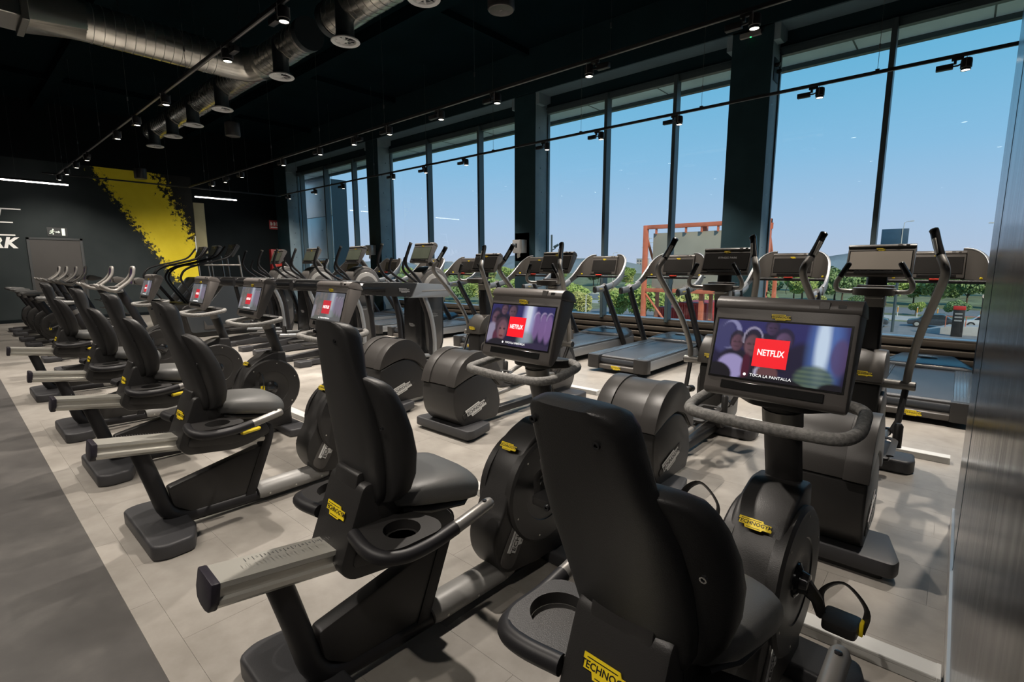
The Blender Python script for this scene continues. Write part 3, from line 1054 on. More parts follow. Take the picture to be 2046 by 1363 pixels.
    for s in (-1, 1):
        g = tube(spline([(s * .09, 4.36, 1.310), (s * .15, 4.33, 1.310), (s * .205, 4.27, 1.320), (s * .215, 4.25, 1.365), (s * .19, 4.245, 1.42)], 5), .0165, 10)
        hg = obj('fixed_handle', g, 'tube_grey', r)
        obj('fixed_grip', tube([(s * .192, 4.245, 1.415), (s * .145, 4.235, 1.505), (s * .142, 4.234, 1.512)], [.019, .018, .012], 10), 'plastic_gloss', hg)
        k = .035 * s     # levers out of phase
        lv = tube(spline([(s * .235, 4.42, .655), (s * .245, 4.41, .80), (s * .285, 4.30 + k * .4, 1.05), (s * .345, 4.13 + k * .8, 1.29), (s * .375, 4.035 + k, 1.42), (s * .37, 4.02 + k, 1.485), (s * .345, 4.06 + k, 1.545)], 5), .0245, 12)
        ao = obj('lever_arm', lv, 'tube_grey', r)
        obj('lever_grip', tube(spline([(s * .347, 4.058 + k, 1.54), (s * .318, 4.11 + k, 1.63), (s * .30, 4.145 + k, 1.695), (s * .288, 4.15 + k, 1.722)], 4), [.0245] * 9 + [.0255] * 3 + [.016], 12), 'plastic_gloss', ao)
        obj('pulse_sensor', tube([(s * .332 , 4.062 + k, 1.56), (s * .305, 4.112 + k, 1.655)], 1, 8, sec=(.0155, .0155)), 'aluminium', ao)
        obj('lever_axle', tube([(s * .10, 4.42, .655), (s * .285, 4.42, .655)], .034, 14), 'tube_grey', r)
        obj('axle_cap', tube([(s * .280, 4.42, .655), (s * .29, 4.42, .655)], .030, 14), 'plastic_gloss', r)
        # pedal gear
        za, zb = (.30, .36) if s > 0 else (.20, .44)
        pa = obj('pedal_rail', tube([(s * .165, 3.30, za), (s * .165, 4.15, zb), (s * .165, 4.28, zb - .02)], .022, 10), 'tube_grey', r)
        obj('rail_cap', tube([(s * .165, 4.24, zb - .014), (s * .165, 4.31, zb - .024)], [.03, .03], 10), 'plastic', pa)
        zf = za + (zb - za) * .45 + .035
        fp = prism(fillet([(s * .165 - .075, 3.52), (s * .165 + .075, 3.52), (s * .165 + .07, 3.90), (s * .165 - .07, 3.90)], .04, 4), 'z', zf, zf + .022)
        ped = obj('footplate', fp, 'plastic', r, bevel=.006)
        rim = tube(bend([(s * .165 - .075, 3.56, zf + .03), (s * .165 - .075, 3.88, zf + .045), (s * .165 + .075, 3.88, zf + .045), (s * .165 + .075, 3.56, zf + .03)], .05, 4), 1, 6, sec=(.006, .02), ref=(0, 0, 1))
        obj('footplate_rim', rim, 'plastic', ped)
        obj('toe_guard', tube([(s * .245, 3.93, zf - .02), (s * .245, 3.94, zf + .12), (s * .245, 3.94, zf + .135)], [.026, .026, .016], 10), 'plastic', ped)
        obj('link_bar', tube([(s * .235, 4.42, .63), (s * .22, 4.31, .42), (s * .19, 4.27, zb - .02)], .020, 8), 'plastic', r)
    obj('console_neck', tube([(0, 4.475, 1.30), (0, 4.50, 1.47)], 1, 12, sec=(.06, .03)), 'plastic', r, smooth=60)
    console(r, 4.44, 1.425, math.radians(25), .395, .232, screen, 'plastic_brown', .8, text=text)
    ORG[:] = [0, 0, 0]
    return r


# ------------------------------------------------------------------ treadmill (world y 6.0 to 8.5)
def make_treadmill(screen):
    global ORG
    ORG = [0, 7.2, 0]
    r = thing('treadmill')
    obj('deck', box(-.435, .435, 6.10, 8.35, .085, .225), 'plastic', r, bevel=.01)
    for s in (-1, 1):
        obj('deck_side_panel', prism(fillet([(6.10, .085), (8.30, .085), (8.30, .215), (6.10, .215)], .012, 2), 'x', s * .437, s * .457), 'deck_side', r, bevel=.004)
        fr = obj('foot_rail', box(min(s * .285, s * .450), max(s * .285, s * .450), 6.10, 7.95, .22, .247), 'foot_rail', r, bevel=.006)
        for k in range(6):
            x = s * (.305 + k * .025)
            obj('groove', box(x - .002, x + .002, 6.14, 7.92, .2468, .2485), 'belt', fr)
        obj('rear_foot', lathe([(.03, 0), (.03, .03), (.018, .035), (.018, .09)], (s * .34, 6.35, 0), 'z', 14), 'plastic', r)
        obj('wheel', lathe([(.04, -.02), (.045, -.015), (.045, .015), (.04, .02)], (s * .36, 8.15, .045), 'x', 16), 'plastic', r)
        corner = prism(fillet([(s * .27, 6.03), (s * .43, 6.03), (s * .465, 6.06), (s * .465, 6.16), (s * .27, 6.16)], .012, 3), 'z', .055, .243)
        obj('rear_corner', corner, 'plastic', r, bevel=.012)
    # belt wraps over the rear roller
    pts = [(7.95, .237), (6.16, .237)]
    for k in range(1, 8):
        a = math.pi / 2 + math.pi * k / 8
        pts.append((6.16 + .075 * math.cos(a), .162 + .075 * math.sin(a)))
    pts += [(6.16, .10), (7.95, .10)]
    obj('belt', prism(pts, 'x', -.283, .283), 'belt', r)
    bar = prism(fillet([(6.045, .055), (6.045, .115), (6.085, .125), (6.16, .115), (6.16, .055)], .012, 2), 'x', -.275, .275)
    rb = obj('rear_bar', bar, 'plastic_brown', r, bevel=.006)
    logo(rb, (0, 6.0425, .088), (1, 0, 0), (0, 0, 1), .15)
    # motor hood
    ring0 = [(-.46, 7.88, .215), (.46, 7.88, .215), (.465, 8.10, .215), (.36, 8.50, .17), (-.36, 8.50, .17), (-.465, 8.10, .215)]
    ring1 = [(-.455, 7.87, .262), (.455, 7.87, .262), (.455, 8.05, .268), (.33, 8.46, .285), (-.33, 8.46, .285), (-.455, 8.05, .268)]
    ring2 = [(-.36, 7.90, .292), (.36, 7.90, .292), (.34, 8.05, .325), (.25, 8.40, .345), (-.25, 8.40, .345), (-.34, 8.05, .325)]
    ho = obj('motor_hood', loft([ring0, ring1, ring2]), 'hood', r, bevel=.018, seg=3)
    up = Vector((0, .4, .03)).normalized()
    logo(ho, (0, 8.22, .3395), (1, 0, 0), (0, 1, .06), .22, 'print_white', 'ink_grey')
    for s in (-1, 1):
        po = tube([(s * .475, 7.90, .12), (s * .475, 7.83, .22), (s * .462, 7.23, 1.12), (s * .455, 7.19, 1.17)], 1, 16, sec=(.042, .052))
        obj('upright', po, 'tube_black', r, smooth=60)
        # side arm: low at the rear, its shell sweeps up round the console
        P = spline([(s * .455, 6.93, 1.105), (s * .457, 7.15, 1.118), (s * .462, 7.40, 1.150), (s * .466, 7.55, 1.195)], 5)
        ar = obj('side_arm', tube(P, [.9, .92, .94, .96, .98] + [1.0] * 11, 14, sec=(.026, .054)), 'silver_paint', r, smooth=60)
        obj('arm_cap', tube([(s * .455, 6.915, 1.104), (s * .455, 6.96, 1.107)], [.95, 1.02], 14, sec=(.028, .056)), 'plastic', ar, bevel=.004)
        logo(ar, (s * .4835, 7.08, 1.113), (0, s * 1, .05), (0, 0, 1), .09, 'print_grey', 'yellow')
        TP = spline([(s * .22, 8.03, 1.672), (s * .30, 8.02, 1.665), (s * .385, 7.98, 1.615), (s * .44, 7.90, 1.525), (s * .463, 7.76, 1.385), (s * .468, 7.60, 1.268), (s * .468, 7.45, 1.205)], 4)
        BP = spline([(s * .22, 7.95, 1.325), (s * .30, 7.94, 1.322), (s * .385, 7.90, 1.310), (s * .44, 7.82, 1.285), (s * .463, 7.70, 1.225), (s * .468, 7.56, 1.160), (s * .468, 7.42, 1.115)], 4)
        inner, outer_ = [], []
        for k in range(len(TP)):
            a_ = TP[min(k + 1, len(TP) - 1)] - TP[max(k - 1, 0)]
            nn_ = Vector((a_.y, -a_.x, 0)).normalized()
            if nn_.x * s < 0 and abs(nn_.x) > .2:
                nn_ = -nn_
            elif abs(nn_.x) <= .2 and nn_.y < 0:
                nn_ = -nn_
            inner.append([TP[k], BP[k], BP[k] + nn_ * .012, TP[k] + nn_ * .012])
            up_ = Vector((0, 0, .016))
            outer_.append([TP[k] + up_ - nn_ * .004, TP[k] + up_ + nn_ * .030, BP[k] - up_ * .6 + nn_ * .030, BP[k] - up_ * .6 + nn_ * .010, TP[k] - up_ * .2 + nn_ * .012, TP[k] - up_ * .2 - nn_ * .004])
        obj('console_wing', loft(inner), 'plastic_brown', r, smooth=50)
        obj('wing_shell', loft(outer_), 'silver_paint', r, bevel=.004, smooth=50)
        obj('knob', lathe([(.012, 0), (.016, -.015), (.014, -.03), (.005, -.034)], (s * .40, 7.86, 1.335), 'y', 12), 'lever_yellow', r)
    obj('cross_bar', tube([(-.46, 7.78, 1.295), (.46, 7.78, 1.295)], .021, 12), 'tube_black', r)
    obj('cross_shelf', box(-.44, .44, 7.78, 8.0, 1.29, 1.31), 'plastic', r, bevel=.006)
    obj('stop_key', box(-.055, .055, 7.755, 7.80, 1.312, 1.332), 'red_key', r, bevel=.006)
    obj('key_cord', tube(spline([(.0, 7.77, 1.29), (.01, 7.76, 1.22), (-.01, 7.75, 1.14), (.0, 7.75, 1.09)], 4), .004, 6), 'plastic', r)
    console(r, 7.90, 1.335, math.radians(16), .505, .318, screen, 'plastic_brown', .7)
    ORG[:] = [0, 0, 0]
    return r


# ------------------------------------------------------------------ variable stride trainer (world y 3.4 to 5.0)
def make_stride(screen):
    global ORG
    ORG = [0, 4.2, 0]
    r = thing('stride_trainer')
    for s in (-1, 1):
        obj('base_rail', prism(fillet([(3.50, .02), (4.80, .02), (4.80, .12), (4.30, .15), (3.50, .075)], .02, 3), 'x', s * .25, s * .35), 'foot_grey', r, bevel=.01)
        obj('rear_foot', prism(fillet([(s * .20, 3.36), (s * .41, 3.36), (s * .41, 3.56), (s * .20, 3.56)], .03, 3), 'z', 0, .085), 'foot_grey', r, bevel=.012)
        # side shell, dark at the rear and silver in front
        a = prism(fillet([(3.385, 1.15), (3.385, 1.29), (3.75, 1.285), (4.21, 1.265), (4.10, 1.085), (3.75, 1.11)], [.05, .05, .03, .01, .02, .03], 4), 'x', s * .265, s * .375)
        sa = obj('side_shell', a, 'plastic', r, bevel=.02, seg=3)
        b = prism(fillet([(4.215, 1.268), (4.78, 1.225), (4.82, 1.14), (4.76, 1.055), (4.05, 1.075), (4.115, 1.083)], [.01, .05, .04, .05, .03, .01], 4), 'x', s * .262, s * .378)
        sb = obj('shell_front', b, 'silver_paint', r, bevel=.018, seg=3)
        obj('shell_flute', box(s * .376 - .004, s * .376 + .004, 4.28, 4.74, 1.145, 1.165), 'cover_grey', sb, bevel=.003)
        obj('shell_sleeve', tube([(s * .32, 3.36, 1.215), (s * .32, 3.70, 1.20)], 1, 14, sec=(.066, .078)), 'plastic_gloss', sa, smooth=60)
        logo(sa, (s * .378, 3.99, 1.175), (0, s, -.05), (0, 0, 1), .17, 'print_grey', 'ink')
        obj('rear_link', tube([(s * .32, 3.88, 1.10), (s * .32, 3.935, .80), (s * .32, 3.965, .40)], 1, 10, sec=(.022, .036)), 'tube_black', r, smooth=60)
        obj('front_link', tube(spline([(s * .345, 4.34, 1.09), (s * .345, 4.45, .80), (s * .345, 4.50, .50), (s * .345, 4.50, .26)], 5), 1, 10, sec=(.02, .036)), 'silver_paint', r, smooth=60)
        obj('link_back', tube(spline([(s * .318, 4.30, 1.09), (s * .318, 4.41, .80), (s * .318, 4.46, .50), (s * .318, 4.46, .26)], 5), 1, 10, sec=(.02, .036)), 'tube_black', r, smooth=60)
        obj('pedal_beam', tube([(s * .30, 3.80, .30), (s * .30, 4.55, .24)], .028, 10), 'silver_paint', r)
        fp = prism(fillet([(s * .22 - .08, 3.52), (s * .22 + .08, 3.52), (s * .22 + .07, 3.92), (s * .22 - .07, 3.92)], .04, 4), 'z', .29, .325)
        ped = obj('footplate', fp, 'plastic', r, bevel=.008)
        obj('toe_guard', prism(fillet([(s * .22 - .07, .31), (s * .22 + .07, .31), (s * .22 + .06, .45), (s * .22 - .06, .45)], .03, 3), 'y', 3.91, 3.94), 'plastic', ped, bevel=.006)
        k = .05 * s
        P = spline([(s * .30, 4.36, 1.22), (s * .28, 4.20 + k, 1.36), (s * .25, 4.10 + k, 1.47), (s * .245, 4.075 + k, 1.56), (s * .25, 4.12 + k, 1.69), (s * .255, 4.165 + k, 1.795)], 5)
        ar = obj('lever_arm', tube(P, .0205, 12), 'tube_black', r)
        obj('lever_tip', tube([P[-2], P[-1]], [.022, .023], 12), 'tube_grey', ar)
        ih = tube(spline([(s * .12, 4.42, 1.25), (s * .15, 4.28, 1.33), (s * .16, 4.16, 1.42), (s * .155, 4.15, 1.50), (s * .15, 4.19, 1.60)], 5), .018, 10)
        obj('fixed_handle', ih, 'tube_black', r)
        obj('tower_side', prism(fillet([(4.47, .30), (4.44, 1.07), (4.78, 1.07), (4.76, .40), (4.66, .24)], .04, 4), 'x', s * .195, s * .215), 'plastic_grey', r, bevel=.008)
        logo(r, (s * .2155, 4.60, .80), (0, s, 0), (0, 0, 1), .17, 'print_grey', 'ink')
    tw = prism(fillet([(4.50, .08), (4.38, .30), (4.40, 1.10), (4.82, 1.10), (4.80, .40), (4.70, .08)], .05, 4), 'x', -.20, .20)
    t = obj('tower', tw, 'plastic_gloss', r, bevel=.02, seg=3)
    logo(t, (0, 4.385, .66), (1, 0, 0), (0, .02, 1), .13, 'print_grey', 'ink')
    dome = [(4.40, 1.10)] + [(4.70 + .30 * math.cos(a), 1.17 + .315 * math.sin(a)) for a in [math.radians(d) for d in range(180, -1, -15)]] + [(5.0, 1.08)]
    d = obj('dome', prism(dome, 'x', -.13, .13), 'plastic_grey', r, bevel=.03, seg=3)
    for i, (rr, xx) in enumerate(((.275, .155), (.225, .185), (.17, .205))):
        for s in (-1, 1):
            arc = [(4.70 + rr * math.cos(a), 1.15 + rr * 1.05 * math.sin(a)) for a in [math.radians(q) for q in range(180, -1, -15)]]
            obj('dome_rib', prism(arc + [(4.70 + rr, 1.08), (4.70 - rr, 1.08)], 'x', s * .10, s * xx), 'cover_grey' if i == 1 else 'plastic_grey', d, bevel=.014, seg=2)
    obj('console_arm', tube(spline([(0, 4.86, 1.36), (0, 4.78, 1.50), (0, 4.66, 1.63)], 5), 1, 14, sec=(.055, .035)), 'plastic_grey', r, smooth=60)
    obj('cup_tray', prism(fillet([(-.12, 4.28), (.12, 4.28), (.16, 4.45), (-.16, 4.45)], .03, 3), 'z', 1.19, 1.235), 'plastic', r, bevel=.01)
    obj('rear_bumper', prism(fillet([(-.20, 4.80), (.20, 4.80), (.17, 4.95), (-.17, 4.95)], .03, 3), 'z', 0, .09), 'foot_grey', r, bevel=.012)
    console(r, 4.53, 1.545, math.radians(24), .415, .285, screen, 'plastic_grey', .8)
    ORG[:] = [0, 0, 0]
    return r


# ------------------------------------------------------------------ stair climber (world y 3.0 to 4.7)
def make_stairs(screen):
    global ORG
    ORG = [0, 3.9, 0]
    r = thing('stair_climber')
    body = prism(fillet([(3.35, .0), (3.22, .62), (3.32, .70), (3.75, .66), (4.20, 1.22), (4.62, 1.20), (4.70, .0)], .05, 4), 'x', -.38, .38)
    obj('body', body, 'plastic', r, bevel=.03, seg=3)
    for s in (-1, 1):
        sp = prism(fillet([(3.36, .10), (3.26, .60), (3.70, .66), (4.16, 1.22), (4.58, 1.20), (4.66, .10)], .06, 4), 'x', s * .375, s * .42)
        obj('side_shell', sp, 'hood', r, bevel=.015, seg=3)
        obj('side_step', prism(fillet([(3.60, .16), (4.60, .16), (4.58, .24), (3.66, .24), (3.60, .36)], .02, 3), 'x', s * .42, s * .432), 'plastic_grey', r, bevel=.004)
        hr = spline([(s * .40, 3.62, .62), (s * .41, 3.30, 1.12), (s * .41, 3.28, 1.32), (s * .41, 3.45, 1.47), (s * .40, 3.95, 1.60), (s * .38, 4.22, 1.70), (s * .32, 4.40, 1.93)], 6)
        obj('handrail', tube(hr, .021, 10), 'tube_black', r)
        obj('front_post', tube([(s * .36, 4.46, 1.18), (s * .34, 4.42, 1.72)], .021, 10), 'tube_grey', r)
        obj('lower_rail', tube(bend([(s * .40, 3.72, 1.535), (s * .40, 3.72, 1.51), (s * .38, 4.43, 1.51)], .03, 3), .018, 10), 'tube_grey', r)
    obj('cross_rail', tube([(-.38, 4.43, 1.51), (.38, 4.43, 1.51)], .018, 10), 'tube_grey', r)
    for k in range(4):
        y = 3.42 + k * .19
        obj('step', box(-.30, .30, y, y + .21, .30 + k * .20, .34 + k * .20), 'plastic_grey', r, bevel=.008)
    console(r, 4.32, 1.70, math.radians(24), .42, .285, screen, 'plastic_grey', .9)
    ORG[:] = [0, 0, 0]
    return r


# ------------------------------------------------------------------ upright bike (world y .9 to 2.1)
def make_upright():
    global ORG
    ORG = [0, 1.5, 0]
    r = thing('upright_bike')
    obj('rear_foot', prism(fillet([(-.19, .93), (.19, .93), (.22, 1.0), (.20, 1.15), (-.20, 1.15), (-.22, 1.0)], .03, 3), 'z', 0, .075), 'foot_grey', r, bevel=.014)
    obj('front_foot', prism(fillet([(-.24, 1.92), (.24, 1.92), (.24, 2.10), (-.24, 2.10)], .03, 3), 'z', 0, .07), 'foot_grey', r, bevel=.014)
    obj('base_beam', box(-.05, .05, 1.0, 2.05, .03, .10), 'plastic', r, bevel=.012)
    body = prism(fillet([(1.22, .10), (1.16, .30), (1.20, .52), (1.34, .62), (1.62, .62), (1.95, .64), (2.03, .55), (2.0, .10)], .06, 4), 'x', -.075, .075)
    hs = obj('drive_housing', body, 'plastic', r, bevel=.02, seg=3)
    for s in (-1, 1):
        obj('drive_disc', lathe([(.245, 0), (.245, s * .02), (.23, s * .028), (.10, s * .028), (.08, s * .018), (.05, s * .018)], (s * .07, 1.42, .37), 'x', 36), 'plastic', hs, smooth=30)
        obj('front_disc', lathe([(.225, 0), (.225, s * .015), (.21, s * .022), (.10, s * .022)], (s * .07, 1.80, .37), 'x', 36), 'plastic', hs, smooth=30)
        pedal(r, (1.42, .37), math.radians(200 if s > 0 else 20), s)
    logo(hs, (.10, 1.80, .33), (0, 1, 0), (0, 0, 1), .16, 'print_grey', 'ink')
    obj('seat_post', tube([(0, 1.36, .52), (0, 1.16, .95)], 1, 12, sec=(.042, .055)), 'tube_black', r, smooth=60)
    obj('post_clamp', tube([(0, 1.215, .82), (0, 1.19, .875)], 1, 12, sec=(.05, .065)), 'plastic_grey', r, smooth=60)
    rings = []
    for y, hw, zt, zb in ((.955, .10, 1.01, .985), (.98, .135, 1.03, .965), (1.06, .13, 1.032, .955), (1.15, .075, 1.02, .955), (1.25, .038, 1.012, .965), (1.29, .02, 1.0, .975)):
        rings.append([(q[0] * hw, y, (zt + zb) / 2 + q[1] * (zt - zb) / 2) for q in ellipse(0, 0, 1, 1, 20, 3)])
    obj('saddle', loft(rings), 'seat_vinyl', r, smooth=60)
    obj('bar_post', tube([(0, 2.0, .55), (0, 1.76, 1.14)], 1, 14, sec=(.046, .056)), 'tube_black', r, smooth=60)
    for s in (-1, 1):
        hb = bend([(s * .06, 1.78, 1.13), (s * .16, 1.66, 1.12), (s * .205, 1.52, 1.22)], .05, 5)
        obj('handlebar', tube(hb, .018, 10), 'tube_grey', r)
        obj('elbow_pad', prism(fillet([(s * .06, 1.62), (s * .15, 1.62), (s * .14, 1.78), (s * .07, 1.78)], .025, 3), 'z', 1.17, 1.20), 'plastic_grey', r, bevel=.008)
    loop = [(.21, 1.49, 1.225), (.195, 1.58, 1.16), (.17, 1.68, 1.135), (.125, 1.86, 1.27), (.105, 1.925, 1.36), (.085, 1.945, 1.475)]
    loop = loop + [(-p[0], p[1], p[2]) for p in loop[::-1]]
    obj('rest_frame', tube(bend(loop, .045, 5), .0215, 10), 'plastic_pale', r)
    tab = box(-.085, .085, -.008, .008, -.04, .20).xf(Matrix.Translation((0, 1.915, 1.265)) @ Matrix.Rotation(math.radians(-7), 4, 'X'))
    tb = obj('tablet', tab, 'plastic_pale', r, bevel=.006)
    obj('tablet_screen', box(-.07, .07, -.0095, -.007, -.03, .19).xf(Matrix.Translation((0, 1.915, 1.265)) @ Matrix.Rotation(math.radians(-7), 4, 'X')), 'purple_tablet', tb)
    fair = prism(fillet([(1.92, 1.25), (1.98, 1.33), (2.16, 1.27), (2.18, 1.24), (2.0, 1.20)], .04, 4), 'x', -.10, .10)
    obj('front_fairing', fair, 'plastic_grey', r, bevel=.012)
    for (y, z) in ((1.80, .93), (1.86, .80)):
        obj('bottle_cage', tube([(0, y - .02, z - .02), (0, y - .09, z + .01), (.035, y - .12, z + .012), (-.035, y - .12, z + .012)], .010, 8), 'plastic', r)
    ORG[:] = [0, 0, 0]
    return r


# ------------------------------------------------------------------ room shell
YW = 8.80          # glass plane
XB = -18.70        # far wall
CEIL = 5.80
FX0, FX1 = -19.4, 3.0

fl_light = struct('floor', box(FX0, FX1, .388, YW + .05, -.12, -.004), 'floor_light', smooth=0)
fl_dark = struct('floor_aisle', box(FX0, FX1, -4.0, .388, -.12, 0), 'floor_dark', smooth=0)
# vinyl tiles: the near field is laid tile by tile, beyond it the sheet takes over
TL, TH = .75, .375
tile_me = {}


def tile_obj(x0, x1, y0, y1):
    key = (round(x1 - x0, 3), round(y1 - y0, 3))
    if key not in tile_me:
        g = .0005
        mb = box(g, key[0] - g, g, key[1] - g, -.006, 0)
        o = obj('floor_tile', mb, 'floor_light', fl_light, smooth=0)
        tile_me[key] = o.data
    else:
        o = bpy.data.objects.new('floor_tile', tile_me[key])
        COL.objects.link(o)
        o.parent = fl_light
    o.location = (x0, y0, 0)


rows = int((5.38 - .388) / TH)
for j in range(-1, rows + 1):
    y0 = 3.865 - 9 * TH + j * TH
    y1 = y0 + TH
    y0c = max(y0, .389)
    if y1 - y0c < .02:
        continue
    off = .03 if (j % 2 == 0) else .03 - TL / 2
    x = off + TL * 2
    while x > -6.8:
        a, b = x - TL, x
        if a < .30 and b > -6.6:
            tile_obj(max(a, -6.6), min(b, .90), y0c, y1)
        x -= TL
far = struct('floor_sheet', box(FX0, -6.601, .389, YW + .05, -.006, 0), 'floor_light', parent=fl_light, smooth=0)
far2 = struct('floor_sheet', box(-6.6, FX1, y1, YW + .05, -.006, 0), 'floor_light', parent=fl_light, smooth=0)
far3 = struct('floor_sheet', box(.901, FX1, .389, y1, -.006, 0), 'floor_light', parent=fl_light, smooth=0)

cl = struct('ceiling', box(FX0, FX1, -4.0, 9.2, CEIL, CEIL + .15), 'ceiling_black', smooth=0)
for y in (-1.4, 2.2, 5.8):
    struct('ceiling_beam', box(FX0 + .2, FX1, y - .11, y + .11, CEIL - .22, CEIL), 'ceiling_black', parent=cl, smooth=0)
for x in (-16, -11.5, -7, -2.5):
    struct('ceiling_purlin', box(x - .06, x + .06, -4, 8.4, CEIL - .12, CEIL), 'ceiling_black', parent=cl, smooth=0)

wb = struct('wall_back', box(XB - .2, XB, -4.0, 5.66, 0, 4.29), 'mural', smooth=0)
struct('upper_wall', box(XB - .2, XB, -4.0, 5.66, 4.29, CEIL), 'wall_black', parent=wb, smooth=0)
struct('wall_corner', box(XB - .35, XB - .15, 5.66, 8.9, 0, CEIL), 'wall_black', smooth=0)
struct('wall_behind', box(FX0, FX1, -4.2, -4.0, 0, CEIL), 'wall_dark', smooth=0)
struct('wall_right', box(FX1, FX1 + .2, -4.0, 9.0, 0, CEIL), 'wall_dark', smooth=0)
struct('baseboard_back', box(XB, XB + .018, -4.0, 5.66, 0, .09), 'wall_black', bevel=.003)

# doorway in the far wall: recessed dark leaf with a frame
dr = thing('door_1', (XB, 2.22, 0))
dr['kind'] = 'structure'
ORG[:] = [XB, 2.22, 0]
obj('door_leaf', box(XB, XB + .012, 1.70, 2.74, 0, 2.20), 'door_leaf', dr)
for a, b, c, d in ((1.64, 1.70, 0, 2.26), (2.74, 2.80, 0, 2.26), (1.64, 2.80, 2.20, 2.26)):
    obj('door_frame', box(XB, XB + .035, a, b, c, d), 'wall_dark', dr, bevel=.004)
obj('push_bar', box(XB + .03, XB + .06, 1.80, 2.64, 1.00, 1.05), 'wall_dark', dr, bevel=.006)
ORG[:] = [0, 0, 0]

# lettering on the far wall (flat print): the ends of the mural words
lt = MB()
R_ = frame_m((XB + .006, 0, 0), (0, 1, 0), (0, 0, 1))
ORG[:] = [XB, 1.3, 2.5]
big = tube([(1.07, 2.285, .002), (1.25, 2.985, .002)], .018, 6)
for q in ((1.235, 2.97, 1.62), (1.16, 2.625, 1.44), (1.07, 2.30, 1.45)):
    big.join(box(q[0], q[2], q[1] - .016, q[1] + .016, 0, .004))
wm = obj('mural_lettering', big.xf(R_), 'mural_white', None, smooth=0)
wm.location = (XB, 1.3, 2.5)
tag(wm, 'large thin white slanted letter E on the dark far wall', 'lettering')
sm = text_mb('PARK', .37, .003, .25, 1.12, .016)
xs = [v[0] for v in sm.v]
sm.xf(Matrix.Translation((-max(xs), 0, 0)))
ws = obj('mural_lettering', sm.xf(R_ @ Matrix.Translation((1.52, 2.09, 0))), 'mural_white', None, smooth=0)
ws.location = (XB, 1.3, 2.5)
tag(ws, 'bold white slanted letters ending in RK below the thin mural letter E', 'lettering')
ORG[:] = [0, 0, 0]
# exit pictogram above the door
es = thing('exit_sign', (XB, 2.3, 2.42))
ORG[:] = [XB, 2.3, 2.42]
E0 = frame_m((XB + .012, 2.12, 2.33), (0, 1, 0), (0, 0, 1))
obj('sign_back', box(XB, XB + .012, 2.08, 2.50, 2.30, 2.54), 'wall_dark', es, bevel=.003)
run = MB()
run.join(prism(ellipse(.085, .155, .018, .018, 12), 'z', 0, .003))
run.join(tube([(.075, .13, .002), (.055, .08, .002)], .014, 6)).join(tube([(.055, .08, .002), (.085, .05, .002), (.075, .015, .002)], .010, 6))
run.join(tube([(.052, .08, .002), (.03, .05, .002), (.0, .05, .002)], .010, 6)).join(tube([(.075, .125, .002), (.11, .10, .002)], .008, 6)).join(tube([(.07, .125, .002), (.035, .12, .002), (.02, .09, .002)], .008, 6))
obj('running_figure', run.xf(E0), 'exit_glow', es)
ar = prism([(.13, .075), (.19, .075), (.19, .055), (.23, .09), (.19, .125), (.19, .105), (.13, .105)], 'z', 0, .003)
obj('arrow', ar.xf(E0), 'exit_glow', es, smooth=0)
obj('door_symbol', box(.26, .33, .0, .19, 0, .003).xf(E0), 'exit_glow', es, smooth=0)
tag(es, 'glowing exit pictogram with running figure and arrow above the far door', 'sign')
ORG[:] = [0, 0, 0]

# olive slab standing in for a lit patch, red hydrant cabinet, red safety signs and white rods in the dark corner
ORG[:] = [XB - .15, 5.86, 2.7]
o = obj('lit_wall_patch', box(XB - .15, XB - .10, 5.70, 6.02, 1.9, 3.52), 'lit_patch_olive', None, bevel=.006)  # thin slab stands in for a patch of light on the wall
o.location = tuple(ORG)
tag(o, 'narrow olive panel standing in for a lit wall patch beside the yellow mural', 'panel')
ORG[:] = [0, 0, 0]
hc = thing('hydrant_cabinet', (XB - .15, 8.3, 1.3))
ORG[:] = [XB - .15, 8.3, 1.3]
obj('cabinet_body', box(XB - .15, XB + .05, 8.02, 8.62, .95, 2.08), 'red_cabinet', hc, bevel=.01)
obj('cabinet_door', box(XB + .05, XB + .065, 8.06, 8.58, 1.0, 2.03), 'red_cabinet', hc, bevel=.005)
obj('cabinet_window', box(XB + .065, XB + .07, 8.12, 8.52, 1.12, 1.55), 'red_key', hc, bevel=.004)
obj('cabinet_handle', box(XB + .065, XB + .085, 8.10, 8.13, 1.6, 1.72), 'steel_box', hc, bevel=.004)
tag(hc, 'red fire hydrant cabinet on the dark wall in the far corner', 'cabinet')
sg = thing('safety_sign', (XB - .15, 8.45, 2.97))
ORG[:] = [XB - .15, 8.45, 2.97]
obj('sign_plate', box(XB - .15, XB - .135, 8.10, 8.46, 2.80, 3.12), 'sign_red', sg, bevel=.003)
for k, y in enumerate((8.14, 8.25, 8.36)):
    m = box(XB - .135, XB - .131, y, y + .045, 2.93, 3.06)
    m.join(box(XB - .135, XB - .131, y + .05, y + .07, 2.94, 3.02 + .02 * k))
    obj('pictogram', m, 'print_white', sg, smooth=0)
obj('sign_lettering', box(XB - .135, XB - .131, 8.14, 8.43, 2.85, 2.885), 'print_white', sg, smooth=0)
tag(sg, 'red sign with three white pictograms above the far hydrant cabinet', 'sign')
ORG[:] = [0, 0, 0]
for i, (y, z0, z1, lb) in enumerate(((5.69, 1.55, 2.45, 'thin white vertical edge strip at the end of the yellow mural'),)):
    o = obj('edge_strip', box(XB, XB + .02, y - .06, y - .03, z0, z1), 'mural_white', None, bevel=.004)
    tag(o, lb, 'strip')

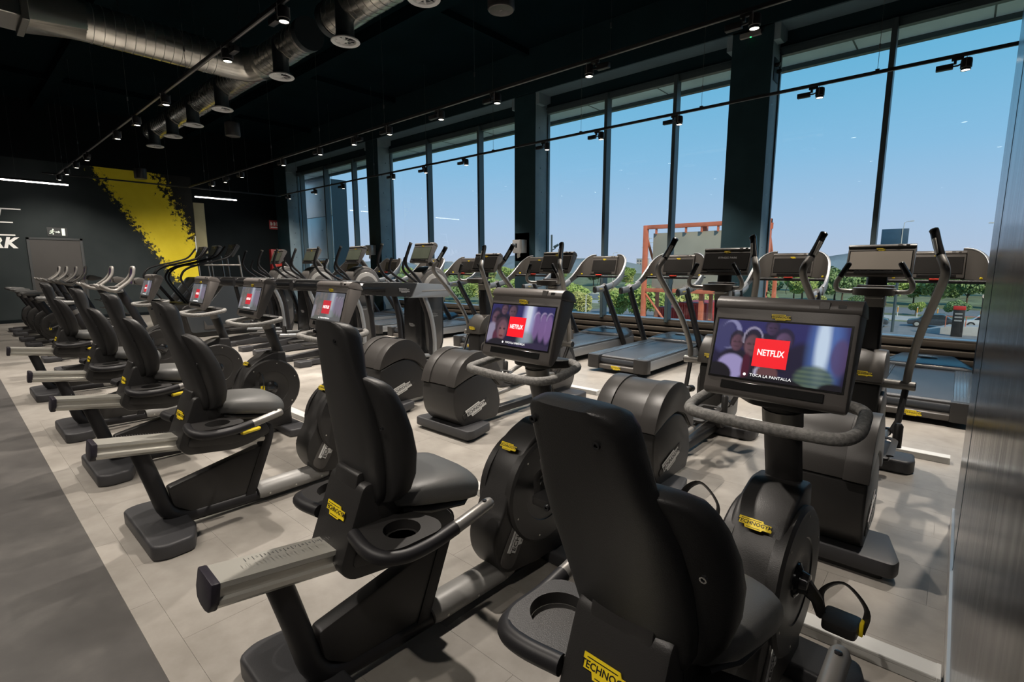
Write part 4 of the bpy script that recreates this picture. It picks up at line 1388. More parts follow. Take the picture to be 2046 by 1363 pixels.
# ---- window wall
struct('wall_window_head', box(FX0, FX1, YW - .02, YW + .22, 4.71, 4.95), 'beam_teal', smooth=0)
struct('trim_1', box(FX0, FX1, YW - .05, YW - .02, 4.685, 4.72), 'frame_dark', bevel=.004)
struct('trim_2', box(FX0, FX1, YW - .035, YW - .02, 4.635, 4.665), 'frame_dark', bevel=.004)
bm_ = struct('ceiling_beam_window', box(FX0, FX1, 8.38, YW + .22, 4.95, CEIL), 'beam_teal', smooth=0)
struct('beam_underside', box(FX0, FX1, 8.385, YW + .0, 4.935, 4.951), 'beam_soffit', parent=bm_, smooth=0)
sb = struct('wall_window_base', box(FX0, FX1, YW - .02, YW + .20, 0, .40), 'frame_bronze', smooth=0)
for k, z in enumerate((.115, .235, .345)):
    struct('louvre_slat', prism([(YW - .075, z - .05), (YW - .075, z + .012), (YW - .02, z + .045), (YW - .02, z - .05)], 'x', FX0, FX1), 'frame_bronze', parent=sb, bevel=.004)
struct('trim_3', box(FX0, FX1, YW - .07, YW + .06, .395, .475), 'frame_bronze', bevel=.008)
struct('window_ledge', box(FX0, FX1, YW + .06, YW + 1.0, .30, .42), 'ledge', bevel=.01)
# outside soffit and its edge
sf = struct('trim_4', box(FX0, FX1, YW + .05, 9.62, 4.70, 4.78), 'soffit', smooth=0)
struct('soffit_edge', box(FX0, FX1, 9.56, 9.66, 4.63, 4.80), 'frame_dark', parent=sf, smooth=0)
for x in [-18 + 1.5 * k for k in range(14)]:
    struct('soffit_joint', box(x, x + .02, YW + .05, 9.56, 4.695, 4.702), 'frame_dark', parent=sf, smooth=0)

COLX = [(-2.93, -2.36), (-7.33, -6.78), (-12.92, -12.37), (-19.4, -17.95)]
for i, (a, b) in enumerate(COLX):
    c = struct('column', prism(fillet([(a, 8.40), (b, 8.40), (b, YW + .1), (a, YW + .1)], .01, 2), 'z', 0, 4.95), 'concrete')
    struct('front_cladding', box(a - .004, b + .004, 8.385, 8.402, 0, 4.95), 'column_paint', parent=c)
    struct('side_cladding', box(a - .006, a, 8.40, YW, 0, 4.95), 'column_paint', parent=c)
    for s, x in ((1, b), (-1, a)):
        if i == 3 and s < 0:
            continue
        st = struct('capital', prism([(8.40, 4.95), (8.40, 4.72), (8.62, 4.72), (8.78, 4.80), (8.78, 4.95)], 'x', x, x + s * .09), 'concrete', parent=c)
    for k in range(9):
        z = .9 + k * .43 + random.uniform(-.06, .06)
        y = 8.48 + .22 * random.random()
        struct('anchor_hole', lathe([(.012, 0), (.012, .002), (.004, .002)], (b - .0005, y, z), 'x', 8), 'plastic_gloss', parent=c)


def window(n, x0, x1, mulls, left_frame=True, right_frame=True):
    w = thing('window_%d' % n, ((x0 + x1) / 2, YW, .45))
    w['kind'] = 'structure'
    ORG[:] = [(x0 + x1) / 2, YW, .45]
    z0, z1 = .46, 4.70
    edges = [x0] + list(mulls) + [x1]
    fr = [(x0, x0 + .022)] + [(m - .032, m + .032) for m in mulls] + [(x1 - .022, x1)]
    for k, (a, b) in enumerate(fr):
        if k in (0, len(fr) - 1):
            obj('jamb', box(a, b, YW - .012, YW + .05, z0, z1), 'frame_dark', w, bevel=.004, seg=1)
        else:
            obj('mullion', box(a, b, YW - .115, YW + .05, z0, z1), 'frame_dark', w, bevel=.004, seg=1)
    for a, b in zip(fr[:-1], fr[1:]):
        obj('pane', box(a[1] - .005, b[0] + .005, YW, YW + .004, z0 + .03, z1 - .08), 'glass', w, smooth=0)
        obj('pane_rail', box(a[1], b[0], YW - .05, YW + .05, z0, z0 + .045), 'frame_bronze', w, bevel=.004, seg=1)
        obj('pane_rail', box(a[1], b[0], YW - .05, YW + .05, z1 - .10, z1), 'frame_dark', w, bevel=.004, seg=1)
    ORG[:] = [0, 0, 0]
    return w


window(1, -2.36, 2.95, (-.96, .5, 1.8))
window(2, -6.78, -2.93, (-5.31, -3.95))
window(3, -12.37, -7.33, (-10.62, -8.74))
window(4, -17.95, -12.92, (-17.52, -15.88, -14.18))

# ---- brushed steel wall beside the camera
sp = struct('wall_steel', box(.107, .62, -4.0, 3.735, .10, CEIL), 'brushed_steel', bevel=.004, smooth=0)
struct('baseboard_steel', box(.096, .63, -4.0, 3.745, 0, .10), 'steel_box', bevel=.003)
struct('steel_joint', box(.1055, .1072, 2.95, 2.956, .10, CEIL), 'frame_dark', parent=sp, smooth=0)


# ------------------------------------------------------------------ track lighting
ORD = ['first', 'second', 'third', 'fourth', 'fifth', 'sixth', 'seventh', 'eighth', 'ninth', 'tenth', 'eleventh', 'twelfth', 'thirteenth', 'fourteenth']
ZT = 3.60


def make_spot():
    r = thing('track_spotlight')
    obj('adaptor', box(-.05, .05, -.014, .014, .055, .085), 'lamp_black', r, bevel=.003)
    obj('driver_box', box(-.175, -.03, -.026, .026, -.025, .03), 'lamp_black', r, bevel=.005)
    obj('stem', tube([(-.03, 0, .0), (.005, 0, .0), (.03, 0, .01)], .009, 8), 'lamp_black', r)
    obj('neck', box(-.03, -.005, -.018, .018, .02, .06), 'lamp_black', r, bevel=.003)
    h = obj('lamp_head', lathe([(.03, .062), (.046, .052), (.05, .03), (.05, -.035), (.043, -.04), (.043, -.062), (.040, -.062), (.036, -.048)], (.075, 0, 0), 'z', 24), 'lamp_black', r)
    obj('lamp_lens', lathe([(.037, -.046), (.037, -.057), (.02, -.059), (.004, -.060)], (.075, 0, 0), 'z', 20), 'lamp_lens', h)
    for s in (-1, 1):
        obj('yoke', box(.072, .078, s * .051, s * .057, -.03, .07), 'lamp_grey', h)
    return r


def spot_light(parent, power):
    ld = bpy.data.lights.new('spot_light', 'SPOT')
    ld.energy = power
    ld.color = SPOT_COLOR
    ld.spot_size = math.radians(92)
    ld.spot_blend = .7
    ld.shadow_soft_size = .036
    lo = bpy.data.objects.new('spot_light', ld)
    COL.objects.link(lo)
    lo.parent = parent
    lo.location = (.075, 0, -.075)
    return lo


TRACKS = [
    ('window', 7.48, [-.17, -1.52, -3.32, -4.65, -5.77, -7.87, -9.18, -10.4, -12.66, -14.17, -15.8], 'the track in front of the windows'),
    ('middle', 4.97, [.3, -1.56, -3.26, -4.64, -5.73, -6.97, -8.0, -9.16, -10.68, -12.84, -13.88, -14.74], 'the middle track above the ellipticals'),
    ('rear', -.62, [1.2, -.6, -2.1, -3.7, -5.2, -6.8, -8.4, -10.0, -11.6, -13.2], 'the added track above the dark aisle'),  # added track out of view, lights the seat backs and screens
    ('aisle', 2.18, [-2.1, -4.5, -5.76, -7.85, -9.27, -10.49, -13.04, -14.16, -15.35, -16.43], 'the track above the recumbent bikes')]
proto = make_spot()
first = True
for nm, ty, xs, where in TRACKS:
    x0, x1 = -16.6, (2.0 if nm in ('window', 'middle') else (2.0 if nm == 'rear' else .05))
    tr = thing('light_track', ((x0 + x1) / 2, ty, ZT + .10))
    ORG[:] = [(x0 + x1) / 2, ty, ZT + .10]
    obj('rail', box(x0, x1, ty - .018, ty + .018, ZT + .085, ZT + .12), 'lamp_black', tr, bevel=.002, seg=1)
    obj('conductor_slot', box(x0, x1, ty - .006, ty + .006, ZT + .083, ZT + .086), 'lamp_grey', tr)
    x = x1 - .9
    while x > x0:
        if nm in ('aisle', 'rear') and abs(x + 8.8) < .45:
            x -= .6
        obj('suspension_wire', tube([(x, ty, ZT + .12), (x, ty, CEIL)], .0025, 6), 'wire', tr)
        obj('wire_grip', tube([(x, ty, ZT + .36), (x, ty, ZT + .41)], .010, 8), 'wire', tr)
        obj('wire_clip', box(x - .02, x + .02, ty - .02, ty + .02, ZT + .115, ZT + .135), 'lamp_black', tr)
        x -= 2.05
    ORG[:] = [0, 0, 0]
    tag(tr, 'long black suspended light track: ' + where, 'light track', 'suspended light tracks')
    for k, x in enumerate(xs):
        s = proto if first else copy_tree(proto)
        first = False
        s.location = (x - .075, ty, ZT)
        flip = (nm != 'window' and k % 4 == 2)
        if flip:
            s.rotation_euler = (0, 0, math.pi)
            s.location = (x + .075, ty, ZT)
        tag(s, '%s black spotlight from the steel wall end on %s' % (ORD[k], where), 'spotlight', 'spotlights on the suspended tracks')
for s in [o for o in COL.objects if o.name.startswith('track_spotlight')]:
    near_wall = s.location.x < -12.5 and not s['label'].endswith('aisle')
    k = .34 if s['label'].endswith('aisle') else (.72 if s['label'].endswith('windows') else 1.0)
    lo = spot_light(s, SPOT_POWER * k * (.5 if near_wall else 1.0))
    if s['label'].endswith('aisle'):
        lo.data.spot_size = math.radians(130)
    if near_wall:                       # the last heads are swivelled to wash the far wall
        a = math.radians(42)
        lo.rotation_euler = (0, a if abs(s.rotation_euler.z) < 1 else -a, 0)

# cross track and linear lights near the far wall
ct = thing('light_track', (-16.66, 4.6, ZT + .1))
ORG[:] = [-16.66, 4.6, ZT + .1]
obj('rail', box(-16.678, -16.642, 1.9, 7.6, ZT + .085, ZT + .12), 'lamp_black', ct, bevel=.002, seg=1)
for y in (2.4, 4.5, 6.6):
    obj('suspension_wire', tube([(-16.66, y, ZT + .12), (-16.66, y, CEIL)], .0025, 6), 'wire', ct)
tag(ct, 'short black light track running across the room before the far wall', 'light track', 'suspended light tracks')
ORG[:] = [0, 0, 0]
for (y0, y1, x, lb) in ((1.10, 2.55, -17.92, 'long linear light tube hanging before the dark far wall left of mural'), (5.52, 6.75, -18.0, 'linear light tube hanging in the dark corner right of the yellow mural')):
    t = thing('linear_light', (x, (y0 + y1) / 2, ZT))
    ORG[:] = [x, (y0 + y1) / 2, ZT]
    obj('housing', box(x - .03, x + .03, y0, y1, ZT + .03, ZT + .08), 'lamp_black', t, bevel=.004)
    obj('diffuser', box(x - .025, x + .025, y0 + .01, y1 - .01, ZT, ZT + .032), 'led_strip', t, bevel=.006)
    for y in (y0 + .45, y1 - .2):
        obj('suspension_wire', tube([(x, y, ZT + .08), (x, y, CEIL - .01)], .0025, 6), 'wire', t)
    ORG[:] = [0, 0, 0]
    tag(t, lb, 'linear light')

# ------------------------------------------------------------------ ventilation ducts
ZD = 4.62


def seams(parent, a, b, r, step, named='spiral_seam'):
    a, b = Vector(a), Vector(b)
    d = (b - a)
    L = d.length
    d.normalize()
    n = int(L / step)
    for i in range(n):
        p = a + d * (i + .5) * step
        t = tube([p - d * .0035, p + d * .0035], r + .0032, 28)
        obj(named, t, 'galvanised_seam', parent)


# main: square box, transition, round run, elbow
mdct = thing('main_duct', (-8.8, 1.8, ZD))
ORG[:] = [-8.8, 1.8, ZD]
XM = -8.8
obj('square_duct', box(XM - .30, XM + .30, -3.9, 1.05, ZD - .23, ZD + .24), 'galvanised', mdct, bevel=.01, seg=1)
obj('flange', box(XM - .335, XM + .335, .98, 1.05, ZD - .27, ZD + .28), 'galvanised_seam', mdct, bevel=.006, seg=1)
obj('flange', box(XM - .315, XM + .315, .55, .80, ZD - .245, ZD + .255), 'duct_black', mdct, bevel=.006, seg=1)
n = 32
sq, rd = [], []
for k in range(n):
    a = 2 * math.pi * (k + .5) / n
    c, s = math.cos(a), math.sin(a)
    m = max(abs(c) / .30, abs(s) / .235)
    sq.append((XM + c / m, 1.05, ZD + s / m))
    rd.append((XM + .235 * c, 1.62, ZD + .235 * s))
obj('transition', loft([sq, rd]), 'galvanised', mdct, smooth=25)
obj('round_duct', tube([(XM, 1.60, ZD), (XM, 3.20, ZD)], .237, 32, ref=(1, 0, 0)), 'galvanised', mdct)
seams(mdct, (XM, 1.62, ZD), (XM, 3.2, ZD), .237, .11)
obj('elbow', tube(spline([(XM, 3.18, ZD), (XM + .02, 3.46, ZD), (XM + .12, 3.64, ZD), (XM + .35, 3.71, ZD)], 6), .24, 32, ref=(0, 0, 1)), 'galvanised', mdct)
for y in (2.0, 2.9):
    obj('hanger_wire', tube([(XM, y, ZD + .27), (XM, y, CEIL)], .004, 6), 'wire', mdct)
tag(mdct, 'silver ventilation duct, square then round, crossing at upper left', 'duct')
ORG[:] = [0, 0, 0]


def branch(x0, x1, y, drops, label):
    d = thing('branch_duct', ((x0 + x1) / 2, y, ZD))
    ORG[:] = [(x0 + x1) / 2, y, ZD]
    obj('round_duct', tube([(x0, y, ZD), (x1, y, ZD)], .205, 32, ref=(0, 0, 1)), 'galvanised', d)
    seams(d, (x0, y, ZD), (x1, y, ZD), .205, .12)
    for x, s in ((x0, -1), (x1, 1)):
        obj('end_cap', tube([(x - .05, y, ZD), (x + .05, y, ZD)], .214, 32, ref=(0, 0, 1)), 'duct_black', d)
    for x in drops:
        obj('drop_pipe', tube([(x, y - .11, ZD + .06), (x, y - .11, 4.266)], .108, 24), 'duct_black', d)
        obj('saddle', tube([(x - .14, y, ZD - .01), (x + .14, y, ZD - .002)], .2085, 28, ref=(0, 0, 1)), 'galvanised', d)
    x = x0 + .5
    while x < x1:
        obj('hanger_wire', tube([(x, y, ZD + .20), (x, y, CEIL)], .004, 6), 'wire', d)
        x += 1.6
    ORG[:] = [0, 0, 0]
    tag(d, label, 'duct')
    return d


DROPS_A = [-7.61, -9.91, -11.41, -12.70, -14.03]
DROPS_B = [-3.0, -4.38, -5.88]
branch(-14.5, -7.0, 3.71, DROPS_A, 'long round spiral duct with five black outlet pipes at upper left')
branch(-2.0 - .6, -6.35, 3.71, DROPS_B, 'shorter round duct at the top edge with outlet pipes above the middle track')


def make_diffuser():
    r = thing('air_diffuser')
    obj('collar', lathe([(.112, .05), (.116, .03), (.116, .0), (.112, -.005)], (0, 0, 0), 'z', 24), 'duct_black', r)
    obj('rim', lathe([(.115, .01), (.165, -.012), (.172, -.026), (.165, -.034), (.125, -.024), (.112, -.004)], (0, 0, 0), 'z', 32), 'diffuser', r)
    for k in range(8):
        a = 2 * math.pi * k / 8
        v = box(.025, .118, -.022, .022, -.004, .0).xf(Matrix.Rotation(a, 4, 'Z') @ Matrix.Rotation(math.radians(38), 4, 'X'))
        obj('swirl_vane', v.xf(Matrix.Translation((0, 0, -.008))), 'diffuser', r)
    obj('hub', lathe([(.03, .0), (.03, -.02), (.015, -.028)], (0, 0, 0), 'z', 16), 'diffuser', r)
    return r


pd = make_diffuser()
allx = sorted(DROPS_A + DROPS_B, reverse=True)
for k, x in enumerate(allx):
    o = pd if k == 0 else copy_tree(pd)
    o.location = (x, 3.60, 4.215)
    tag(o, '%s round swirl air diffuser from the camera end, hanging under the ducts' % ORD[k].capitalize(), 'air diffuser', 'air diffusers under the ducts')
    o['label'] = '%s round swirl air diffuser, counted from the camera end of the ducts' % ORD[k]

# hanging cylinder speakers
def make_speaker():
    r = thing('pendant_speaker')
    obj('body', lathe([(.125, .15), (.145, .13), (.145, -.12), (.138, -.13)], (0, 0, 0), 'z', 28), 'lamp_black', r)
    obj('grille', lathe([(.137, -.128), (.137, -.134), (.128, -.138), (.118, -.132), (.002, -.132)], (0, 0, 0), 'z', 28), 'plastic_grey', r)
    obj('badge', box(-.02, .02, -.006, .006, -.136, -.131), 'print_grey', r)
    return r


ps = make_speaker()
WIRES = []
for k, (x, y, z, lb) in enumerate(((-3.96, 4.31, 4.33, 'black cylinder pendant speaker at the top edge right of the ducts'),
                                   (-11.77, 4.44, 4.33, 'black cylinder pendant speaker hanging beside the long duct'),
                                   (-17.0, 3.95, 3.98, 'black cylinder pendant speaker in front of the yellow mural'))):
    o = ps if k == 0 else copy_tree(ps)
    o.location = (x, y, z)
    WIRES.append((o, z))
    tag(o, lb, 'speaker', 'pendant speakers')

for o, z in WIRES:
    obj('suspension_wire', tube([(0, 0, .13), (0, 0, CEIL - z)], .004, 6), 'wire', o)

# ------------------------------------------------------------------ things fixed to the columns
fs = thing('fire_sign', (-2.63, 8.40, 2.66))
ORG[:] = [-2.63, 8.40, 2.66]
obj('sign_plate', box(-2.76, -2.50, 8.388, 8.40, 2.49, 2.84), 'sign_red', fs, bevel=.002, seg=1)
S0 = frame_m((-2.63, 8.388, 2.66), (1, 0, 0), (0, 0, 1))
ex = prism(fillet([(-.105, -.07), (-.045, -.07), (-.045, .06), (-.06, .085), (-.09, .085), (-.105, .06)], .012, 3), 'z', 0, .002)
ex.join(prism([(-.09, .09), (-.06, .09), (-.03, .12), (-.045, .13), (-.07, .11), (-.09, .11)], 'z', 0, .002))
obj('extinguisher_symbol', ex.xf(S0), 'print_white', fs, smooth=0)
fm = MB()
for q in range(3):
    fm.join(prism([(.02, -.06 + q * .055), (.055, -.05 + q * .055), (.085, -.02 + q * .055), (.095, .02 + q * .055), (.07, -.01 + q * .055), (.05, -.025 + q * .055)], 'z', 0, .002))
obj('flame_symbol', fm.xf(S0), 'print_white', fs, smooth=0)
obj('sign_lettering', text_mb('EXTINTOR', .052, .0008).xf(S0 @ Matrix.Translation((0, -.125, .001))), 'print_white', fs, smooth=0)
tag(fs, 'red EXTINTOR fire extinguisher sign on the nearest dark column', 'sign')
em = thing('emergency_light', (-2.66, 8.38, 4.86))
ORG[:] = [-2.66, 8.38, 4.86]
obj('body', box(-2.82, -2.52, 8.33, 8.40, 4.83, 4.90), 'lamp_grey', em, bevel=.012)
obj('diffuser', box(-2.80, -2.54, 8.325, 8.36, 4.822, 4.84), 'print_grey', em, bevel=.006)
obj('indicator', lathe([(.014, 0), (.014, -.006), (.006, -.01)], (-2.66, 8.34, 4.825), 'z', 10), 'green_led', em)
tag(em, 'emergency light with green indicator at the top of the nearest column', 'emergency light')
ORG[:] = [0, 0, 0]
jb = thing('junction_box', (-2.36, 8.6, 4.3))
ORG[:] = [-2.36, 8.6, 4.3]
obj('plate', box(-2.36, -2.35, 8.50, 8.74, 4.20, 4.52), 'column_paint', jb, bevel=.003)
for y, z in ((8.56, 4.42), (8.68, 4.36)):
    obj('gland', lathe([(.03, 0), (.03, .05), (.02, .06)], (-2.35, y, z), 'x', 12), 'plastic_gloss', jb)
tag(jb, 'small cable box high on the window side of nearest column', 'junction box')
ORG[:] = [0, 0, 0]


def dispenser(x, z, label):
    t = thing('paper_dispenser', (x, 8.40, z))
    ORG[:] = [x, 8.40, z]
    if label.find('second') > 0:
        obj('back_board', box(x - .20, x + .20, 8.385, 8.40, z - .30, z + .30), 'plastic_gloss', t, bevel=.003)
    pr = fillet([(-.14, 0), (.14, 0), (.14, -.16), (.10, -.20), (-.10, -.20), (-.14, -.16)], .03, 3)
    obj('housing', prism([(p[0] + x, p[1] + 8.385) for p in pr], 'z', z - .13, z + .15), 'steel_box', t, bevel=.012)
    obj('paper_tail', tube(spline([(x + .01, 8.27, z - .12), (x + .0, 8.26, z - .17), (x + .02, 8.25, z - .22)], 4), 1, 8, sec=(.045, .012)), 'paper', t)
    obj('window_slot', box(x - .02, x + .02, 8.183, 8.187, z - .02, z + .07), 'plastic_gloss', t)
    tag(t, label, 'dispenser', 'paper dispensers on the columns')
    ORG[:] = [0, 0, 0]


dispenser(-7.12, 1.88, 'steel paper dispenser on the second column behind the ellipticals')
dispenser(-12.75, 1.92, 'steel paper dispenser on the farther slim column, third from the steel wall')

# ------------------------------------------------------------------ cable trunking on the floor
def trunk(x0, x1, y, label, w=.085, h=.05):
    t = thing('cable_trunking', ((x0 + x1) / 2, y, 0))
    ORG[:] = [(x0 + x1) / 2, y, 0]
    obj('channel', box(x0, x1, y - w / 2, y + w / 2, 0, h * .72), 'trunking', t, bevel=.002, seg=1)
    obj('lid', box(x0 + .001, x1 - .001, y - w / 2 - .002, y + w / 2 + .002, h * .70, h), 'trunking', t, bevel=.003, seg=1)
    obj('end_piece', box(x1 - .01, x1 + .004, y - w / 2 - .003, y + w / 2 + .003, 0, h + .001), 'trunking', t, bevel=.002, seg=1)
    ORG[:] = [0, 0, 0]
    tag(t, label, 'cable trunking', 'white cable trunking on the floor')


trunk(-2.6, .085, 2.225, 'white cable trunking on the floor in front of the nearest bikes')
trunk(-9.0, -3.0, 2.225, 'white cable trunking on the floor in front of the farther bikes')
trunk(-1.6, .075, 4.94, 'white cable trunking on the floor beside the nearest elliptical')
trunk(-4.8, -3.03, 4.94, 'white cable trunking on the floor beside the third elliptical')


# ------------------------------------------------------------------ outside
GZ = -5.0
struct('ground', box(-420, 160, 9.9, 620, GZ - .5, GZ), 'grass', smooth=0)
struct('road', box(-300, 120, 84, 96, GZ, GZ + .04), 'asphalt', smooth=0)
struct('parking', box(-40, 40, 56, 72, GZ, GZ + .04), 'asphalt', smooth=0)
struct('pavement', box(-200, 90, 74, 80, GZ, GZ + .07), 'pavement', smooth=0)
hl = MB()
prev = None
N = 90
for k in range(N + 1):
    x = -620 + k * 9.5
    h = 3.5 + 3.0 * math.sin(k * .23) + 2.2 * math.sin(k * .61 + 1) + (7 if k < 60 else 7 * max(0, (75 - k) / 15))
    hl.v += [(x, 330 + 30 * math.sin(k * .3), GZ), (x, 360, GZ + max(2, h)), (x, 420, GZ)]
    if k:
        b = 3 * k
        hl.f += [(b - 3, b, b + 1, b - 2), (b - 2, b + 1, b + 2, b - 1)]
struct('hills', hl, 'hill', smooth=60)

# red steel frame carrying a blank board
rf = thing('billboard_frame', (-11.6, 30, GZ))
ORG[:] = [-11.6, 30, GZ]
for x in (-15.2, -11.6, -8.0):
    yo = .42 if x == -11.6 else 0
    obj('post', box(x - .13, x + .13, 29.9 + yo, 30.16 + yo, GZ, 3.95), 'red_steel', rf, bevel=.01)
    obj('back_post', box(x - .10, x + .10, 31.9, 32.1, GZ, 1.2), 'red_steel', rf, bevel=.01)
    obj('brace', tube([(x, 30.2 + yo, 3.2), (x, 32.0, .6)], .08, 8), 'red_steel', rf)
for z in (3.83, -.10):
    obj('beam', box(-15.33, -7.87, 29.92, 30.14, z - .12, z + .12), 'red_steel', rf, bevel=.01)
for k in range(8):
    x = -14.5 + k * .95
    obj('stub', box(x - .05, x + .05, 29.97, 30.09, 3.40, 3.72), 'red_steel', rf)
for a, b in (((-15.2, -.2), (-11.6, -4.6)), ((-8.0, -.2), (-11.6, -4.6))):
    obj('diagonal', tube([(a[0], 30.05, a[1]), (b[0], 30.05, b[1])], .07, 8), 'red_steel', rf)
obj('board', box(-14.75, -8.35, 30.16, 30.28, .05, 3.45), 'billboard', rf, bevel=.01)
tag(rf, 'red steel frame carrying a blank grey board outside the window', 'billboard')
ORG[:] = [0, 0, 0]

# red slatted containers below the frame
def container(x0, x1, y0, y1, z0, z1, m, label):
    t = thing('slatted_container', ((x0 + x1) / 2, (y0 + y1) / 2, GZ))
    ORG[:] = [(x0 + x1) / 2, (y0 + y1) / 2, GZ]
    obj('body', box(x0, x1, y0, y1, z0, z1), m, t, bevel=.02)
    n = int((x1 - x0) / .16)
    for k in range(n):
        x = x0 + (k + .5) * (x1 - x0) / n
        obj('slat', box(x - .05, x + .05, y0 - .05, y0, z0, z1), m, t)
    for z in (z0 + .1, z1 - .15):
        obj('rail', box(x0 - .04, x1 + .04, y0 - .09, y0 - .04, z, z + .10), m, t)
    obj('support', box(x0 + .2, x1 - .2, y0 + .2, y1 - .2, GZ, z0), 'frame_dark', t)
    ORG[:] = [0, 0, 0]
    tag(t, label, 'container')


container(-16.1, -14.4, 34, 37, -3.4, -1.50, 'red_paint', 'dark red slatted container outside left of the bright one')
container(-14.3, -12.4, 33.5, 37, -3.4, -1.05, 'red_paint', 'bright red slatted container below the billboard frame')

# dark blue board on two legs
bb = thing('notice_board', (-4.95, 60, GZ))
ORG[:] = [-4.95, 60, GZ]
obj('panel', box(-6.0, -3.95, 59.9, 60.1, 2.6, 4.78), 'blue_board', bb, bevel=.03)
obj('panel_edge', box(-4.45, -4.38, 59.86, 59.9, 2.6, 4.78), 'pale_post', bb)
for x in (-5.5, -4.4):
    obj('leg', tube([(x, 60.1, GZ), (x, 60.1, 3.0)], .12, 10), 'frame_dark', bb)
tag(bb, 'dark blue roadside board standing behind the nearest elliptical screen', 'board')
ORG[:] = [0, 0, 0]

# pale metal clad wall corner outside the farthest pane
mc = thing('clad_wall', (-19.2, 9.9, GZ))
ORG[:] = [-19.2, 9.9, GZ]
for k in range(3):
    obj('cladding_sheet', box(-21.0, -17.35, 9.72, 9.75, .2 + k * 1.55, 1.73 + k * 1.55), 'cladding', mc, bevel=.01)
obj('core', box(-21.0, -17.4, 9.75, 10.4, GZ, 4.6), 'frame_dark', mc)
for k in range(8):
    obj('bolt', lathe([(.02, 0), (.02, -.01), (.008, -.014)], (-17.5 - (k % 2) * .6, 9.72, .6 + (k // 2) * 1.1), 'y', 8), 'frame_dark', mc)
tag(mc, 'pale metal clad wall corner outside the farthest window pane', 'wall')
ORG[:] = [0, 0, 0]

# totem
tt = thing('totem_sign', (.25, 60, GZ))
ORG[:] = [.25, 60, GZ]
obj('pillar', box(-.15, .65, 59.9, 60.2, GZ, -2.55), 'ink', tt, bevel=.03)
obj('head', box(-.18, .68, 59.88, 60.22, -2.55, -2.2), 'red_paint', tt, bevel=.03)
for z in (-2.9, -3.2, -3.5):
    obj('panel', box(-.02, .50, 59.88, 59.91, z - .07, z + .07), 'print_grey', tt)
tag(tt, 'black totem sign with a red head on the pavement outside', 'totem')
ORG[:] = [0, 0, 0]


# cars
def make_car(paint):
    r = thing('parked_car')
    body = prism(fillet([(-2.1, .28), (-2.12, .70), (-1.25, .86), (-.75, 1.38), (.75, 1.42), (1.45, .92), (2.05, .80), (2.1, .28)], .12, 4), 'y', -.86, .86)
    obj('body', body, paint, r, bevel=.09, seg=2)
    for s in (-1, 1):
        obj('side_window', prism(fillet([(-1.12, .90), (-.68, 1.30), (.70, 1.33), (1.28, .93)], .05, 3), 'y', s * .84, s * .872), 'car_glass', r)
        for x in (-1.3, 1.3):
            w = obj('wheel', lathe([(.20, -.1), (.31, -.1), (.33, -.06), (.33, .06), (.31, .1), (.20, .1)], (x, s * .80, .33), 'y', 18), 'tyre', r)
            obj('hub_cap', lathe([(.20, .0), (.19, s * .03), (.05, s * .035)], (x, s * .89, .33), 'y', 14), 'aluminium', w)
    obj('windscreen', prism([(-1.20, .885), (-.76, 1.355), (-.73, 1.35), (-1.15, .88)], 'y', -.70, .70), 'car_glass', r)
    return r


for paint, spots in (('car_dark', ((-7.2, 65.0, 'dark parked car outside, leftmost seen beside the mast'), (-1.6, 67.5, 'dark parked car outside, right of the nearest elliptical mast'))), ('car_white', ((-12.0, 64.5, 'white parked car outside, left of the dark cars'), (2.6, 69.5, 'white parked car outside near the totem sign')))):
    pc = make_car(paint)
    for k, (x, y, lb) in enumerate(spots):
        o = pc if k == 0 else copy_tree(pc)
        o.location = (x, y, GZ + .04)
        tag(o, lb, 'car', 'parked cars outside')

# bollards along the pavement and a hand rail ramp
bp = MB()


def make_post():
    r = thing('fence_post')
    obj('shaft', tube([(0, 0, 0), (0, 0, 1.25)], .06, 8), 'pale_post', r)
    obj('band', tube([(0, 0, .55), (0, 0, 1.15)], .066, 8), 'orange_post', r)
    obj('cap', tube([(0, 0, 1.25), (0, 0, 1.29)], [.07, .04], 8), 'pale_post', r)
    return r


p0 = make_post()
for k in range(10):
    o = p0 if k == 0 else copy_tree(p0)
    o.location = (-13 + k * 1.9, 78.5, GZ + .07)
    tag(o, 'pale post with an orange band in the row along the pavement', 'post', 'posts along the pavement')
rmp = thing('ramp', (1.0, 66, GZ))
ORG[:] = [1.0, 66, GZ]
obj('slab', prism([(-2.6, GZ), (5.6, GZ), (5.6, GZ + .75), (3.0, GZ + .95), (-.5, GZ + .75), (-2.6, GZ + .1)], 'y', 61.5, 63.5), 'pavement', rmp, bevel=.03)
for x in (-.6, .8, 2.2, 3.6):
    obj('baluster', tube([(x, 61.7, GZ + .7), (x, 61.7, GZ + 1.75)], .03, 8), 'red_steel', rmp)
obj('hand_rail', tube([(-.6, 61.7, GZ + 1.7), (3.6, 61.7, GZ + 1.8)], .03, 8), 'red_steel', rmp)
tag(rmp, 'pale concrete ramp with a thin hand rail outside', 'ramp')
ORG[:] = [0, 0, 0]


# lamp posts and camera pole
def lamp_post(x, y, h, label, side=1):
    t = thing('street_lamp', (x, y, GZ))
    ORG[:] = [x, y, GZ]
    obj('mast', tube([(x, y, GZ), (x, y, GZ + h)], [.09, .05], 10), 'pale_post', t)
    obj('arm', tube(spline([(x, y, GZ + h - .1), (x + side * .35, y, GZ + h + .15), (x + side * .9, y, GZ + h + .2)], 4), .035, 8), 'pale_post', t)
    obj('head', prism(fillet([(x + side * .75, GZ + h + .12), (x + side * 1.35, GZ + h + .16), (x + side * 1.3, GZ + h + .28), (x + side * .8, GZ + h + .28)], .05, 3), 'y', y - .12, y + .12), 'pale_post', t)
    ORG[:] = [0, 0, 0]
    tag(t, label, 'street lamp')


